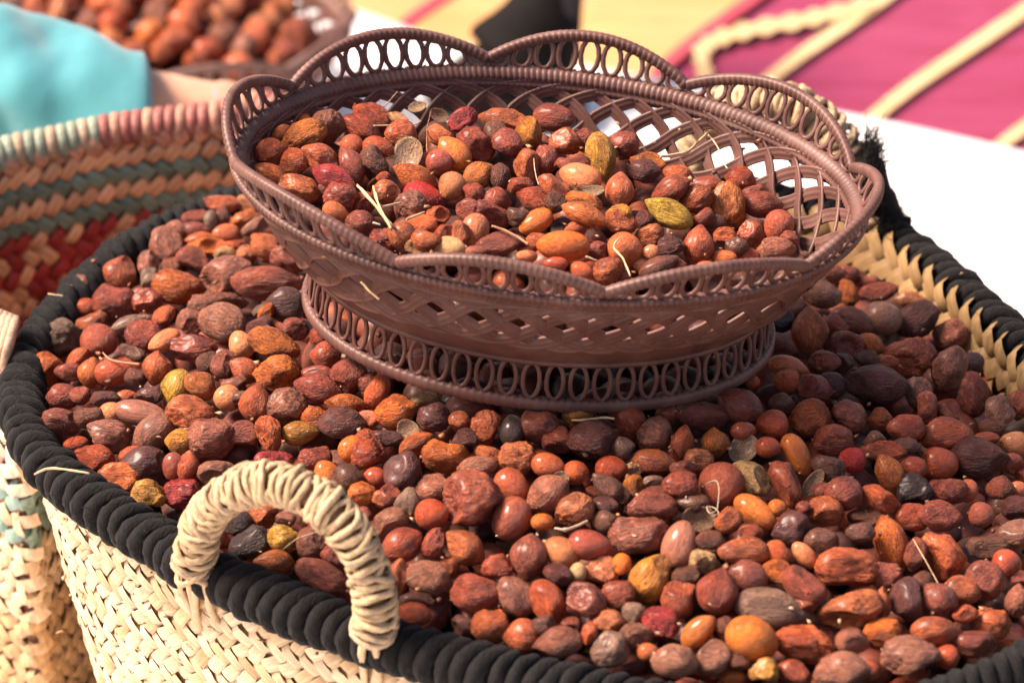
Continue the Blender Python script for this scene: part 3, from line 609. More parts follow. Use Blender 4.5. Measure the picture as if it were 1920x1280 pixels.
def handle(px, A, B, lean, R, cr, step, parent, seed, legs=()):
    """arch traced in the upright plane through the rim points A, B"""
    rnd = random.Random(seed)
    A, B = Vector(A), Vector(B); ax = (B - A).normalized(); upv = (Vector((0, 0, 1)) + lean).normalized(); nn = ax.cross(upv).normalized()
    pts = []
    for x, y in px:
        d = ray(x, y); t = (A - CAM).dot(nn) / d.dot(nn); pts.append(CAM + d * t)
    C, L = resample(catmull(pts, 8), step); C = [Vector(c) for c in C]
    org = pts[0].copy(); po = Vector(parent.location)
    rel = [c - org for c in C]
    core_v, core_f = tube([c for c in rel], R * .74, 10)
    h = obj('handle', core_v, core_f, CORE, parent); h.location = org - po
    ms = [coil_mesh('coil', R, R * .95, cr, k) for k in range(5)]
    for i, c in enumerate(rel):
        t = (rel[min(i + 1, len(rel) - 1)] - rel[max(i - 1, 0)]).normalized()
        b_ = nn; n3 = t.cross(b_).normalized(); b_ = n3.cross(t)
        M = Matrix(((t.x, b_.x, n3.x, 0), (t.y, b_.y, n3.y, 0), (t.z, b_.z, n3.z, 0), (0, 0, 0, 1)))
        sgn = 1 if i % 2 else -1
        ta = .34 * sgn + rnd.gauss(0, .13)
        k = rnd.uniform(.90, 1.10); g = rnd.uniform(.66, 1.12)
        link('coil', ms[i % 5], h, Matrix.Translation(c) @ M @ Matrix.Rotation(ta, 4, 'Z') @ Matrix.Rotation(.30 * sgn + rnd.gauss(0, .09), 4, 'Y') @ Matrix.Rotation(rnd.uniform(0, 6.28), 4, 'X') @ Matrix.Diagonal((1, k, k, 1)),
             col=(.58 * g, .40 * g, .24 * g * rnd.uniform(.9, 1.05)))
    for lg in legs:
        for q in range(len(lg[1])):
            P_ = []
            for (x, y), (dx) in zip(lg[0], lg[1][q]):
                # run down the outside of the wall
                pz = None; best = None
                for vv in np.linspace(0, .09, 19):
                    for uu in lg[2]:
                        pp = W1.P(uu, vv); X, Y, D_ = proj(pp); e = math.hypot(X - x - dx, Y - y)
                        if best is None or e < best: best = e; pz = pp
                P_.append(pz + (CAM - pz).normalized() * (.020, .019, .010, .005)[len(P_)] - po)
            v, f = tube(catmull(P_, 5), cr * 1.15, 6); obj('handle_strand', v, f, CORD, parent)
    return h
u_near = [u for u in np.linspace(0, W1.L, 400) if (lambda q: 200 < q[0] < 800 and q[1] > 850)(proj(W1.P(u, 0)))]
handle([(362, 1072), (364, 1040), (376, 990), (402, 948), (448, 917), (510, 905), (575, 925), (628, 965), (668, 1015), (690, 1065), (700, 1110), (704, 1150), (700, 1182)],
       at(362, 1056, ZR + .006), at(704, 1190, ZR + .006), Vector((0, 0, 0)), .0090, .0016, .0023, BK, 11,
       legs=[([(358, 1070), (352, 1100), (362, 1140), (372, 1175)], [(-18, -16, -8, -4), (-4, 0, 4, 0), (12, 14, 6, 2), (26, 26, 30, 38)], u_near),
             ([(700, 1180), (698, 1215), (694, 1250), (694, 1290)], [(-14, -16, -12, -10), (-2, 0, 6, 2), (10, 12, 8, 12)], u_near)])
handle([(1292, 345), (1296, 310), (1308, 262), (1345, 214), (1400, 188), (1460, 190), (1512, 212), (1556, 248), (1588, 296), (1618, 352), (1638, 420)],
       at(1292, 362, ZR), at(1640, 428, ZR), Vector((0, 0, 0)), .0098, .0024, .0036, BK, 12)
# ------------------------------------------------------------------ the coloured basket behind
P2_PX = [(470, 176), (410, 192), (300, 205), (200, 218), (100, 240), (0, 262), (-110, 310), (-170, 390), (-180, 480), (-130, 570), (-60, 618), (-8, 640),
         (22, 652), (46, 610), (110, 535), (200, 455), (300, 398), (400, 360), (500, 330), (600, 300), (660, 260), (620, 215), (550, 188)]
P2 = catmull([(*at(x, y, ZR)[:2], .258 if i in range(13, 21) else .282 if i in (12, 21) else .2925) for i, (x, y) in enumerate(P2_PX)], 10, True)
if sum(P2[i - 1][0] * P2[i][1] - P2[i][0] * P2[i - 1][1] for i in range(len(P2))) > 0: P2 = P2[::-1]
P2C = P2[:, :2].mean(0)
W2 = Wall(P2, ZR, .12, P2C)
CB = empty('coloured_palm_basket', (P2C[0], P2C[1], 0), 'out of focus palm basket woven in green, maroon and tan behind the cream basket', 'basket')
wall_surface(W2, ZR - .001, .004, mat_flat('leaf_backing_dark', (.34, .17, .10), .8, .3, 120, .5, .001), CB, 'basket_wall')
GRN = (.16, .24, .19); TAN = (.74, .41, .23); MAR = (.36, .035, .035); PNK = (.72, .46, .36)
def col_in(u, v, row, A, rnd):
    k = rnd.uniform(.75, 1.15)
    if row in (1,): c = TAN
    elif row in (2,): c = GRN
    elif row in (3,): c = TAN
    elif row in (4,): c = GRN
    elif row in (0,): c = (.6, .3, .2)
    else:
        q = (u / .052 + (row % 14) / 14 * 1.3) % 1; q2 = (u / .052 - (row % 14) / 14 * 1.3) % 1
        c = TAN if (q < .26 or q2 < .22) else MAR
        if rnd.random() < .12: c = TAN if c == MAR else MAR
    return (c[0] * k, c[1] * k, c[2] * k)
W2i = Wall(P2, ZR, .12, P2C)
class Off(Wall):
    pass
weave(W2i, .0072, True, .17, col_in, CB, 'leaf_stitch', 290, seed=21, dome=.0026, jit=.12, ofs=.0052, keep=lambda p: p.y > .04)
def col_out(u, v, row, A, rnd):
    k = rnd.uniform(.88, 1.05); z = W2.P(u, v).z
    if .197 < z < .213 or .176 < z < .192: c = (.22, .34, .29)
    elif .192 <= z <= .197: c = (.78, .48, .30)
    elif z > .213: c = (.80, .60, .44) if rnd.random() > .1 else (.66, .34, .28)
    else: c = (.74, .53, .33) if z > .13 else (.56, .34, .17)
    return (c[0] * k, c[1] * k, c[2] * k)
weave(W2, .0072, False, .27, col_out, CB, 'outer_stitch', 90, seed=22, dome=.0022, jit=.12)
def stitch_mesh():
    P = []
    for i in range(10):
        a = math.pi * (-.15 + 1.3 * i / 9)
        P.append((.0022 * math.cos(a), math.cos(a) * .0068, math.sin(a) * .0078 - .003))
    v, f = tube(P, .0040, 7, False, .0038); me = bpy.data.meshes.new('rim_stitch'); me.from_pydata([tuple(x) for x in v], [], f); me.materials.append(LEAF_O)
    me.polygons.foreach_set('use_smooth', [True] * len(f)); return me
sm_ = stitch_mesh(); co_ = Vector(CB.location); ns_ = int(W2.L / .0062)
for i in range(ns_):
    P, a, d, n_ = W2.frame(i * W2.L / ns_, 0)
    x, y, D_ = proj(P)
    if x < 195: c = (.27, .31, .23) if i % 3 else (.44, .31, .21)
    else: c = (.36, .12, .10) if i % 3 else (.46, .22, .15)
    if y > 500: c = (.80, .60, .48)
    k = random.uniform(.85, 1.1)
    M = Matrix(((a.x, n_.x, 0, 0), (a.y, n_.y, 0, 0), (a.z, n_.z, 1, 0), (0, 0, 0, 1)))
    if in_frame(P, 80) or i % 2 == 0:
        link('rim_stitch', sm_, CB, Matrix.Translation(P - co_) @ M, col=(c[0] * k, c[1] * k, c[2] * k))
v, f = tube([tuple(Vector(p) - co_ + Vector((0, 0, -.002))) for p in P2[::3]], .0055, 8, True); obj('rim_core', v, f, BACKING, CB)
# palm cord loop on its near rim
LOOPM = mat_flat('pink_tan_cord', (.46, .29, .20), .6, .3, 160, .6, .001)
pl = [at(x, y, ZR + .006) - co_ for x, y in [(-40, 622), (-20, 628), (0, 634), (16, 645)]]
for k in range(7):
    t = k / 6; p = pl[0].lerp(pl[3], t)
    P_ = [p + Vector((.004 * math.sin(a), .010 * math.cos(a), .013 * math.sin(a))) for a in np.linspace(0, 6.28, 13)[:-1]]
    v, f = tube(P_, .0026, 6, True); obj('cord_loop', v, f, LOOPM, CB)

# ------------------------------------------------------------------ plastic bowls
BO = Vector((0.01259, -0.07722, .345))
BM = Matrix(((0.98974427, 0.12911115, 0.06112769), (-0.12792167, 0.99151744, -0.02300466), (-0.06357933, 0.01494918, 0.99786482)))
AR, BR, HR = .1484, .1030, .0757      # rim
AS, BS, HS = .1102, .0756, .0226      # seam above the foot
AF, BF = .1120, .0771                 # foot ring
def bowl_pt(th, v, o=0.):
    """v 0 at the seam, 1 at the rim; o = outward offset"""
    k = v ** .78
    a = AS + (AR - AS) * k + o; b = BS + (BR - BS) * k + o
    z = HS + (HR - HS) * v
    return Vector((a * math.cos(th), b * math.sin(th), z))
def arc_table(fn, n=720):
    P = [fn(2 * math.pi * i / n) for i in range(n + 1)]; s = [0]
    for i in range(n): s.append(s[-1] + (P[i + 1] - P[i]).length)
    return np.array(s), s[-1]
_sr, LR = arc_table(lambda t: bowl_pt(t, 1)); _sf, LF = arc_table(lambda t: Vector((AF * math.cos(t), BF * math.sin(t), 0)))
_ts = np.linspace(0, 2 * math.pi, 721)
def th_rim(s): return float(np.interp((s / LR % 1) * LR, _sr, _ts)) + 2 * math.pi * math.floor(s / LR)
def th_foot(s): return float(np.interp((s / LF % 1) * LF, _sf, _ts))
def make_bowl(loc, mat3, label, simple, group):
    B = empty('plastic_bread_basket', loc, label, 'plastic basket', group)
    B.rotation_euler = mat3.to_euler()
    J = MB()
    def part(name, v, f, k=None):
        o = obj(name, v, f, PLASTIC, B); return o
    # foot ring
    P = [Vector((AF * math.cos(t), BF * math.sin(t), -.0005)) for t in [th_foot(LF * i / 480) for i in range(480)]]
    v, f = frame_tube(P, [Vector((0, 0, 1))] * 480, [.0028 + (0, .0008, .0006)[i % 3] for i in range(480)], .0027, 8, True); part('foot_ring', v, f)
    # foot loops
    nl = 54
    lm = None
    for i in range(nl):
        s = LF * i / nl; vs_ = []
        for k in range(14):
            a = 2 * math.pi * k / 14
            t = (math.sin(a) * .5 + .5); t = .06 + .9 * t
            th = th_foot(s + math.cos(a) * .0040)
            bot = Vector((AF * math.cos(th), BF * math.sin(th), .0012)); top = bowl_pt(th, 0) - Vector((0, 0, .001))
            vs_.append(bot.lerp(top, t))
        c = sum(vs_, Vector()) / 14; outv = Vector((c.x / AF ** 2, c.y / BF ** 2, 0)).normalized()
        v, f = frame_tube(vs_, [outv] * 14, .0009, .0011, 6, True)
        if simple: J.add(v, f)
        else: part('foot_loop', v, f)
    if simple: J.build('foot_loops', PLASTIC, B)
    # seam ridges
    for z_, r_ in ((HS - .0008, .0014), (HS + .0016, .0012)):
        P = []
        for i in range(200):
            t = th_foot(LF * i / 200); q = bowl_pt(t, 0, .0006); q.z = z_; P.append(q)
        v, f = frame_tube(P, [Vector((0, 0, 1))] * 200, [r_ * (1 + .18 * (i % 2)) for i in range(200)], .0014, 6, True); part('seam_ridge', v, f)
    # solid lower wall with fine ribs and a floor
    vs = []; fs = []; n1 = 150; n2 = 16
    for i in range(n1):
        t = th_rim(LR * i / n1)
        for j in range(n2):
            v_ = .30 * j / (n2 - 1); vs.append(bowl_pt(t, v_, .0003 + (.0004 if j % 2 else 0)))
        for j in range(n2): vs.append(bowl_pt(t, .30 * (n2 - 1 - j) / (n2 - 1), -.0013))
    n3 = n2 * 2
    for i in range(n1):
        for j in range(n3 - 1): fs.append((i * n3 + j, ((i + 1) % n1) * n3 + j, ((i + 1) % n1) * n3 + j + 1, i * n3 + j + 1))
    fs.append(tuple(i * n3 + n3 - 1 for i in range(n1))); fs.append(tuple(i * n3 for i in range(n1))[::-1])
    part('lower_wall', vs, fs)
    # six interlaced strands, six waves each
    NP = 36; per = LR / NP; lam = 6 * per
    for q in range(6):
        P = []; O = []; n_ = 6 * 36
        for i in range(n_):
            s = LR * i / n_; ph = 2 * math.pi * (s - q * per) / lam
            c = math.cos(ph); y = math.copysign(abs(c) ** .80, c)
            v_ = .575 + .285 * y
            th = th_rim(s); lift = .0007 * math.sin(ph * 4 + q)
            p = bowl_pt(th, v_, lift); nrm = (bowl_pt(th, v_, .01) - bowl_pt(th, v_, 0)).normalized()
            P.append(p); O.append(nrm)
        # flat ribbon with three ribs: profile across
        prof = [(-1, 0), (-.96, .7), (-.72, .9), (-.46, .55), (-.22, .9), (0, 1), (.22, .9), (.46, .55), (.72, .9), (.96, .7), (1, 0), (.96, -.7), (.72, -.9), (.46, -.5), (.22, -.9), (0, -1), (-.22, -.9), (-.46, -.5), (-.72, -.9), (-.96, -.7)]
        vs = []; fs = []; m_ = len(prof)
        for i in range(n_):
            t = (P[(i + 1) % n_] - P[i - 1]).normalized(); u = (O[i] - t * O[i].dot(t)).normalized(); b_ = t.cross(u)
            for x_, y_ in prof: vs.append(P[i] + b_ * (x_ * .0033) + u * (y_ * .0009))
        for i in range(n_):
            j = (i + 1) % n_
            for k in range(m_): fs.append((i * m_ + k, j * m_ + k, j * m_ + (k + 1) % m_, i * m_ + (k + 1) % m_))
        part('lattice_strand', vs, fs)
    # beaded rim band
    n_ = 270 * 3; vs = []; fs = []
    rows = [(.84, .0010), (.85, .0021), (.875, .0024), (.90, .0014), (.915, .0026), (.955, .0030), (.985, .0026), (1.0, .0014), (1.0, -.0008), (.985, -.0020), (.95, -.0024), (.915, -.0020), (.90, -.0010), (.875, -.0018), (.85, -.0016), (.84, -.0006)]
    m_ = len(rows)
    for i in range(n_):
        th = th_rim(LR * i / n_)
        for k, (v_, o_) in enumerate(rows):
            rib = (0, .0011, .0006)[i % 3] * (1 if 0 < k < 7 or k > 8 else .6)
            if 1 <= k <= 2 or k >= 13: rib = (0, .0006, .0002)[(i + 1) % 3]
            p = bowl_pt(th, v_, o_ + math.copysign(rib, o_))
            if k in (7, 8): p.z += rib
            vs.append(p)
    for i in range(n_):
        j = (i + 1) % n_
        for k in range(m_): fs.append((i * m_ + k, j * m_ + k, j * m_ + (k + 1) % m_, i * m_ + (k + 1) % m_))
    part('rim_band', vs, fs)
    # eight scallops
    jn = SCALLOP_TH
    J = MB()
    for q in range(8):
        t0, t1 = jn[q], jn[(q + 1) % 8] + (2 * math.pi if q == 7 else 0)
        s0 = float(np.interp(t0 % (2 * math.pi), _ts, _sr)); s1 = float(np.interp(t1 % (2 * math.pi), _ts, _sr))
        if s1 < s0: s1 += LR
        Ls = s1 - s0
        def hh(x): return .0032 + .0143 * math.sin(math.pi * min(max(x, 0), 1)) ** .85
        def sc_pt(x, y):
            th = th_rim(s0 + Ls * x); h = hh(x) * y
            p = bowl_pt(th, 1, h * .34); p.z = HR + h; return p
        P = []; O = []; R_ = []; n_ = 3 * int(Ls / .0027) + 1
        for i in range(n_):
            x = i / (n_ - 1); p = sc_pt(x, 1); P.append(p); O.append(Vector((p.x / AR ** 2, p.y / BR ** 2, 0)).normalized())
            R_.append(.0017 + (0, .0009, .0006)[i % 3])
        v, f = frame_tube(P, O, R_, .0028, 8); part('scallop_edge', v, f)
        nl = max(3, int(round(Ls / .0107)))
        for i in range(nl):
            xc = (i + .5) / nl; w_ = .0044 / Ls; vs_ = []
            for k in range(12):
                a = 2 * math.pi * k / 12
                vs_.append(sc_pt(xc + math.cos(a) * w_, .02 + .92 * (math.sin(a) * .5 + .5)))
            c = sum(vs_, Vector()) / 12; outv = Vector((c.x / AR ** 2, c.y / BR ** 2, 0)).normalized()
            v, f = frame_tube(vs_, [outv] * 12, .0009, .0013, 6, True)
            if simple: J.add(v, f)
            else: part('rim_loop', v, f)
    if simple: J.build('rim_loops', PLASTIC, B)
    return B
# scallop joints found where the photograph shows them, as angles round the rim
BMi = BM.inverted()
def bowl_angle(px, py):
    best = None
    for i in range(720):
        t = 2 * math.pi * i / 720; X, Y, D_ = proj(BO + BM @ (bowl_pt(t, 1) + Vector((0, 0, .004))))
        e = math.hypot(X - px, Y - py)
        if best is None or e < best[0]: best = (e, t)
    return best[1]
_j = [bowl_angle(*p) for p in [(555, 172), (915, 118), (1285, 168), (1590, 315), (1510, 505), (1135, 550), (745, 492), (458, 300)]]
SCALLOP_TH = sorted(_j)
BOWL = make_bowl(BO, BM, 'brown openwork plastic bread basket with scalloped rim standing on the heaped fruit', False, None)
BO2 = Vector(at(262, 50, .09)) - Vector((0, 0, .068))
BM2 = Matrix.Rotation(rad(-14), 3, 'Z')
BOWL2 = make_bowl(BO2, BM2, 'blurred brown plastic bread basket full of fruit on the white cloth, beyond the turquoise sleeve', True, None)

# ------------------------------------------------------------------ heap and bowl surfaces
FCX, FCY = BO.x, BO.y
def heap_z(x, y):
    r = rim_r(x, y)
    g = max(0., 1 - r * r)
    z = ZR - .006 + .040 * g ** .8
    # higher shoulder to the left behind the bowl, lower along the right
    z += .022 * math.exp(-(((x + .17) / .07) ** 2 + ((y - .10) / .06) ** 2))
    z -= .011 * max(0, min(1, (x - .10) / .15)) * (1 if y > -.05 else .5)
    z -= .003 * max(0, min(1, (r - .80) / .16)) * max(0, min(1, (x - .06) / .1)) * max(0, min(1, (y + .10) / .1))
    return z
def bowl_z(x, y):
    """fruit surface in bowl coordinates"""
    r = math.hypot(x / AR, y / BR)
    return .070 - .004 * r * r - .020 * max(0, min(1, (x - .02) / .11)) - .004 * max(0, -y / BR)
def hit_heap(px, py):
    d = ray(px, py); lo = None; bd = (1e9, None)
    t = 1.45
    while t < 2.35:
        P = CAM + d * t; r = rim_r(P.x, P.y); h = P.z - heap_z(P.x, P.y) if r < 1.0 else P.z - (ZR - .03)
        if r < 1.0:
            if h < 0: return P
            if h < bd[0]: bd = (h, P)
        t += .002
    return bd[1] if bd[1] is not None else at(px, py, ZR)
def hit_bowl(px, py):
    d = BMi @ ray(px, py); o = BMi @ (CAM - BO); bd = (1e9, None); t = 1.45
    while t < 2.2:
        P = o + d * t; r = math.hypot(P.x / AR, P.y / BR)
        if r < .985:
            h = P.z - bowl_z(P.x, P.y)
            if h < 0: return BO + BM @ P
            if h < bd[0]: bd = (h, P)
        t += .002
    return BO + BM @ bd[1] if bd[1] is not None else None
# ------------------------------------------------------------------ nut shapes
def nut_shape(kind, seed, nu=36, nv=24):
    rnd = random.Random(seed * 13 + 5); off_ = Vector((rnd.uniform(0, 50), rnd.uniform(0, 50), rnd.uniform(0, 50)))
    dents = []
    for _ in range({'f': 4, 'w': 5, 's': 1, 'r': 1, 'z': 2, 'c': 0}[kind]):
        v = Vector((rnd.gauss(0, .6), rnd.gauss(0, 1), rnd.gauss(0, 1))).normalized()
        dents.append((v, rnd.uniform(.60, .86), rnd.uniform(.35, 1.0)))
    nr = rnd.choice((3, 4, 5)); ph = rnd.uniform(0, 6.28); egg = rnd.uniform(-.16, .16)
    tip = rnd.uniform(.04, .16)
    vs = []; inner = []
    for i in range(nv + 1):
        th = math.pi * i / nv
        for j in range(nu if 0 < i < nv else 1):
            a = 2 * math.pi * j / nu
            d = Vector((math.cos(th), math.sin(th) * math.cos(a), math.sin(th) * math.sin(a)))
            x = d.x; rr = 1.0
            fr = off_ + d * 1.1
            lw = 1.
            if kind == 'f':
                rg = 1 - abs(noise.noise(Vector((d.x * 1.4, d.y * 3, d.z * 3)) + off_)) * 2
                rr += .13 * noise.noise(fr) + .045 * noise.noise(off_ + d * 2.6) + .03 * (rg - .6) + .016 * noise.noise(off_ + d * 7)
                rr += tip * max(0, x) ** 14
                if seed % 3 == 1: rr -= .13 * math.exp(-((math.sin((a - ph) / 2) / .07) ** 2)) * (1 - x * x)
                if seed % 3 == 2: rr -= .07 * max(0, math.cos(a * 2 + ph + x)) ** 8 * (1 - x * x)
            elif kind == 'w':
                q = Vector((d.x * 1.7, d.y * 4.2, d.z * 4.2)) + off_
                rg = 1 - abs(noise.noise(q)) * 2
                rg2 = 1 - abs(noise.noise(q * 2.1)) * 2
                rr += .14 * noise.noise(fr) + .085 * (rg - .6) + .04 * (rg2 - .6) + .02 * noise.noise(off_ + d * 9)
            elif kind == 's':
                rr += .012 * noise.noise(fr) + .004 * noise.noise(off_ + d * 6)
            elif kind == 'r':
                lw = (1 - abs(x) ** 3) ** .35 if abs(x) < 1 else 0
                lw = .35 + .65 * lw
                g = math.cos(a * nr + ph + 1.2 * noise.noise(off_ + Vector((x * 2, 0, 0))))
                g2 = math.cos(a * (nr * 2 + 1) + 2 * noise.noise(off_ + d * 2))
                rr += (-.055 * max(0, g) ** 6 + .012 * g2) * (1 - x * x) + .05 * noise.noise(fr) + .012 * noise.noise(off_ + d * 7)
                rr += .10 * abs(x) ** 8
            elif kind == 'z':
                rr += .06 * noise.noise(fr) + .025 * noise.noise(off_ + d * 3.5) + .012 * noise.noise(off_ + d * 9)
                g = math.cos(a * 2 + ph); rr += -.03 * max(0, g) ** 4 * (1 - x * x)
            elif kind == 'c':
                rr += .02 * noise.noise(fr)
            p = d * rr
            for v, c0, dep in dents:
                k = d.dot(v)
                if k > c0:
                    t = (k - c0) / (1 - c0); p -= v * dep * (1 - c0) * (t * t * (3 - 2 * t)) * (1 if kind != 's' else .5)
            sx = 1.
            w_ = 1 + egg * p.x
            if kind == 'z':
                # pull to a point at +x
                w_ = 1.05 - .62 * max(0, p.x) ** 1.6 + .05 * p.x
                sx = 1.0
            if kind == 'r': w_ *= 1 - .30 * abs(p.x) ** 2.4
            p = Vector((p.x * sx, p.y * w_, p.z * w_))
            f_in = 0
            if kind == 'c' and p.z > -.02:
                q = math.hypot(p.x, p.y)
                dp = -.02 - .28 * max(0, 1 - (q / .86) ** 2) if q < .86 else .0
                f_in = 1 if q < .9 else .6
                p = Vector((p.x, p.y, dp + .02 * noise.noise(off_ + d * 6)))
            vs.append(p); inner.append(f_in)
    fs = []
    def I(i, j):
        if i == 0: return 0
        if i == nv: return len(vs) - 1
        return 1 + (i - 1) * nu + j % nu
    for i in range(nv):
        for j in range(nu):
            a, b_, c, d = I(i, j), I(i + 1, j), I(i + 1, j + 1), I(i, j + 1)
            if i == 0: fs.append((a, b_, c))
            elif i == nv - 1: fs.append((a, b_, d))
            else: fs.append((a, b_, c, d))
    return vs, fs, inner
def nut_mesh(kind, seed, m):
    nm = KIND[kind][0]
    nu, nv = (44, 30) if kind in 'wr' else (36, 24)
    vs, fs, inner = nut_shape(kind, seed, nu, nv)
    if kind in 'fs' and seed % 2 == 0:     # stalk scar: a small raised ring on the tip
        o = len(vs); k = .98
        P = [Vector((k, .10 * math.cos(t), .10 * math.sin(t))) for t in np.linspace(0, 6.28, 9)[:-1]]
        tv, tf = tube(P, .035, 5, True)
        if kind == 'f': vs += tv; fs += [tuple(i + o for i in f) for f in tf]; inner += [.35] * len(tv)
    me = bpy.data.meshes.new(nm); me.from_pydata([tuple(v) for v in vs], [], fs); me.materials.append(m)
    me.polygons.foreach_set('use_smooth', [True] * len(fs))
    a = me.attributes.new('inner', 'FLOAT', 'POINT'); a.data.foreach_set('value', inner)
    return me
KIND = {'f': ('dried_fruit', 8), 'w': ('wrinkled_fruit', 8), 's': ('smooth_nut', 4), 'r': ('ribbed_nut', 6), 'z': ('pointed_fruit', 5), 'c': ('cracked_shell', 3)}
MESH = {k: [nut_mesh(k, i, NUT_GLOSS if k in 's' else NUT_DRY) for i in range(KIND[k][1])] for k in KIND}
_P = {'o': (.60, .16, .03), 'y': (.76, .32, .05), 'v': (.46, .27, .03), 'a': (.40, .095, .035), 'r': (.30, .055, .022), 'R': (.34, .022, .022),
       'b': (.235, .052, .032), 'p': (.088, .024, .022), 'm': (.26, .098, .068), 'n': (.60, .215, .10), 't': (.62, .38, .2), 'k': (.13, .046, .028),
       'd': (.028, .018, .017), 'g': (.20, .12, .095)}
PAL = {k: tuple(q * (2.05, 1.80, 1.50)[i] * min(1, .80 / (v[0] * 1.85)) for i, q in enumerate(v)) for k, v in _P.items()}
CNAME = {'o': 'orange', 'y': 'golden yellow', 'v': 'olive yellow', 'a': 'orange brown', 'r': 'brick red', 'R': 'crimson', 'b': 'reddish brown', 'p': 'dark plum',
         'm': 'dusty mauve', 'n': 'pinkish tan', 't': 'pale straw coloured', 'k': 'dark brown', 'd': 'blackish', 'g': 'greyish brown'}
TNAME = {'f': 'dried fruit', 'w': 'wrinkled fruit', 's': 'smooth nut', 'r': 'ribbed nut', 'z': 'pointed fruit', 'c': 'cracked shell'}
LM_H = [(430, 1010, 'the front handle'), (500, 905, 'the top of the front handle'), (1083, 780, 'the knobbly yellow fruit'), (884, 938, 'the big crusty brown lump'),
        (1345, 930, 'the curly white fibre'), (104, 636, 'the grey crystalline fruit by the rim'), (515, 694, 'the round bright orange fruit'), (596, 470, "the bowl's left edge"),
        (335, 718, 'the olive pointed fruit'), (1200, 1002, 'the big dusty mauve fruit'), (1222, 1084, 'the bright golden fruit'), (1448, 1142, 'the long grey pointed fruit'),
        (1670, 1018, 'the tall split orange nut'), (1762, 870, 'the white streaked red nut'), (1640, 722, 'the big dark lump right of the bowl'), (1885, 695, 'the orange fruit near the right rim'),
        (115, 880, 'the pale curved straw'), (1240, 1170, 'the bright crimson fruit'), (640, 700, "the foot's left end"), (1430, 700, "the foot's right end"),
        (1000, 770, "the middle of the bowl's foot"), (1171, 838, 'the dark green grey ball'), (390, 830, 'the big crinkled mauve fruit'), (450, 1030, 'the two blackish fruits inside the handle'),
        (1500, 850, 'the slender bright orange nut'), (1142, 1217, 'the grey crusty fruit by the cord'), (1708, 1233, 'the mauve lump at the lower right'), (350, 545, 'the fruit with the orange torn patch'),
        (1280, 1230, 'the front cord rim'), (1900, 850, "the photo's right edge"), (430, 380, 'the crest of the heap left of the foot'), (820, 1060, 'the handle side of the heap'), (1860, 1170, 'the lower right rim corner')]
LM_F = [(290, 122, 'the turquoise sleeve cuff'), (600, 45, 'the open lattice of the far plastic basket'), (428, 160, 'the bracelet'), (140, 50, 'the upper edge of the sleeve'),
        (380, 135, 'the bare forearm'), (570, 120, 'the near wall of the far plastic basket'), (360, 20, 'the middle of the far plastic basket')]
LM_B = [(764, 290, 'the pale cut nut'), (1252, 400, 'the yellow green pointed fruit'), (1125, 290, 'the tall golden nut'), (1055, 461, 'the large smooth orange nut'),
        (891, 434, 'the upright pinkish nut'), (705, 385, 'the crossed straws'), (993, 248, 'the small golden pointed fruit'), (1005, 320, 'the thin white fibre'),
        (1165, 480, 'the bent straw'), (700, 308, 'the grey brown crinkled fruit'), (1088, 332, 'the flat pale nut'), (470, 300, "the bowl's left end"), (1460, 460, "the bowl's right end"),
        (820, 225, 'the open shell at the back'), (1290, 290, 'the open lattice'), (900, 480, 'the front scalloped edge'), (1300, 500, 'the dip in the front edge'), (1363, 385, 'the pale orange upright fruit')]
used_labels = set()
DIRS = ['right of', 'above and right of', 'above', 'above and left of', 'left of', 'below and left of', 'below', 'below and right of']
def make_label(x, y, L, c, t, lms, where, self_r):
    size = 'small' if L < 42 else 'large' if L > 78 else 'medium'
    c_l = sorted(((math.hypot(x - a, y - b_), a, b_, n_) for a, b_, n_ in lms))
    d0, a0_, b0_, n0 = c_l[0]
    if d0 < 9 and 'two' not in n0 and any(k in n0 for k in ('fruit', 'nut', 'lump', 'shell', 'ball')):
        lab = n0[4:] + (' in the plastic basket' if 'plastic' in where else ' on the big heap')
        if lab not in used_labels: used_labels.add(lab); return lab
    for tries in range(5):
        for d, a, b_, n_ in c_l[:6]:
            if d < self_r * .6 + 6: continue
            di = DIRS[int(((math.degrees(math.atan2(b_ - y, x - a)) + 382.5) % 360) // 45)]
            dist = 'just ' if d < 75 else '' if d < 170 else 'well '
            sz = size + ' ' if size != 'medium' or tries == 1 else ''
            extra = ('', '', 'roundish ', 'second ', 'third ')[tries]
            lab = f'{extra}{sz}{CNAME[c]} {TNAME[t]} {dist}{di} {n_}'
            if tries == 2: lab = f'{sz}{CNAME[c]} {TNAME[t]}, partly hidden, {dist}{di} {n_}'
            if len(lab.split()) > 16: lab = lab.replace(' and ', ' ')
            if lab not in used_labels and len(lab.split()) <= 16:
                used_labels.add(lab); return lab
    return f'{CNAME[c]} {TNAME[t]} {where}'
cnt = {}
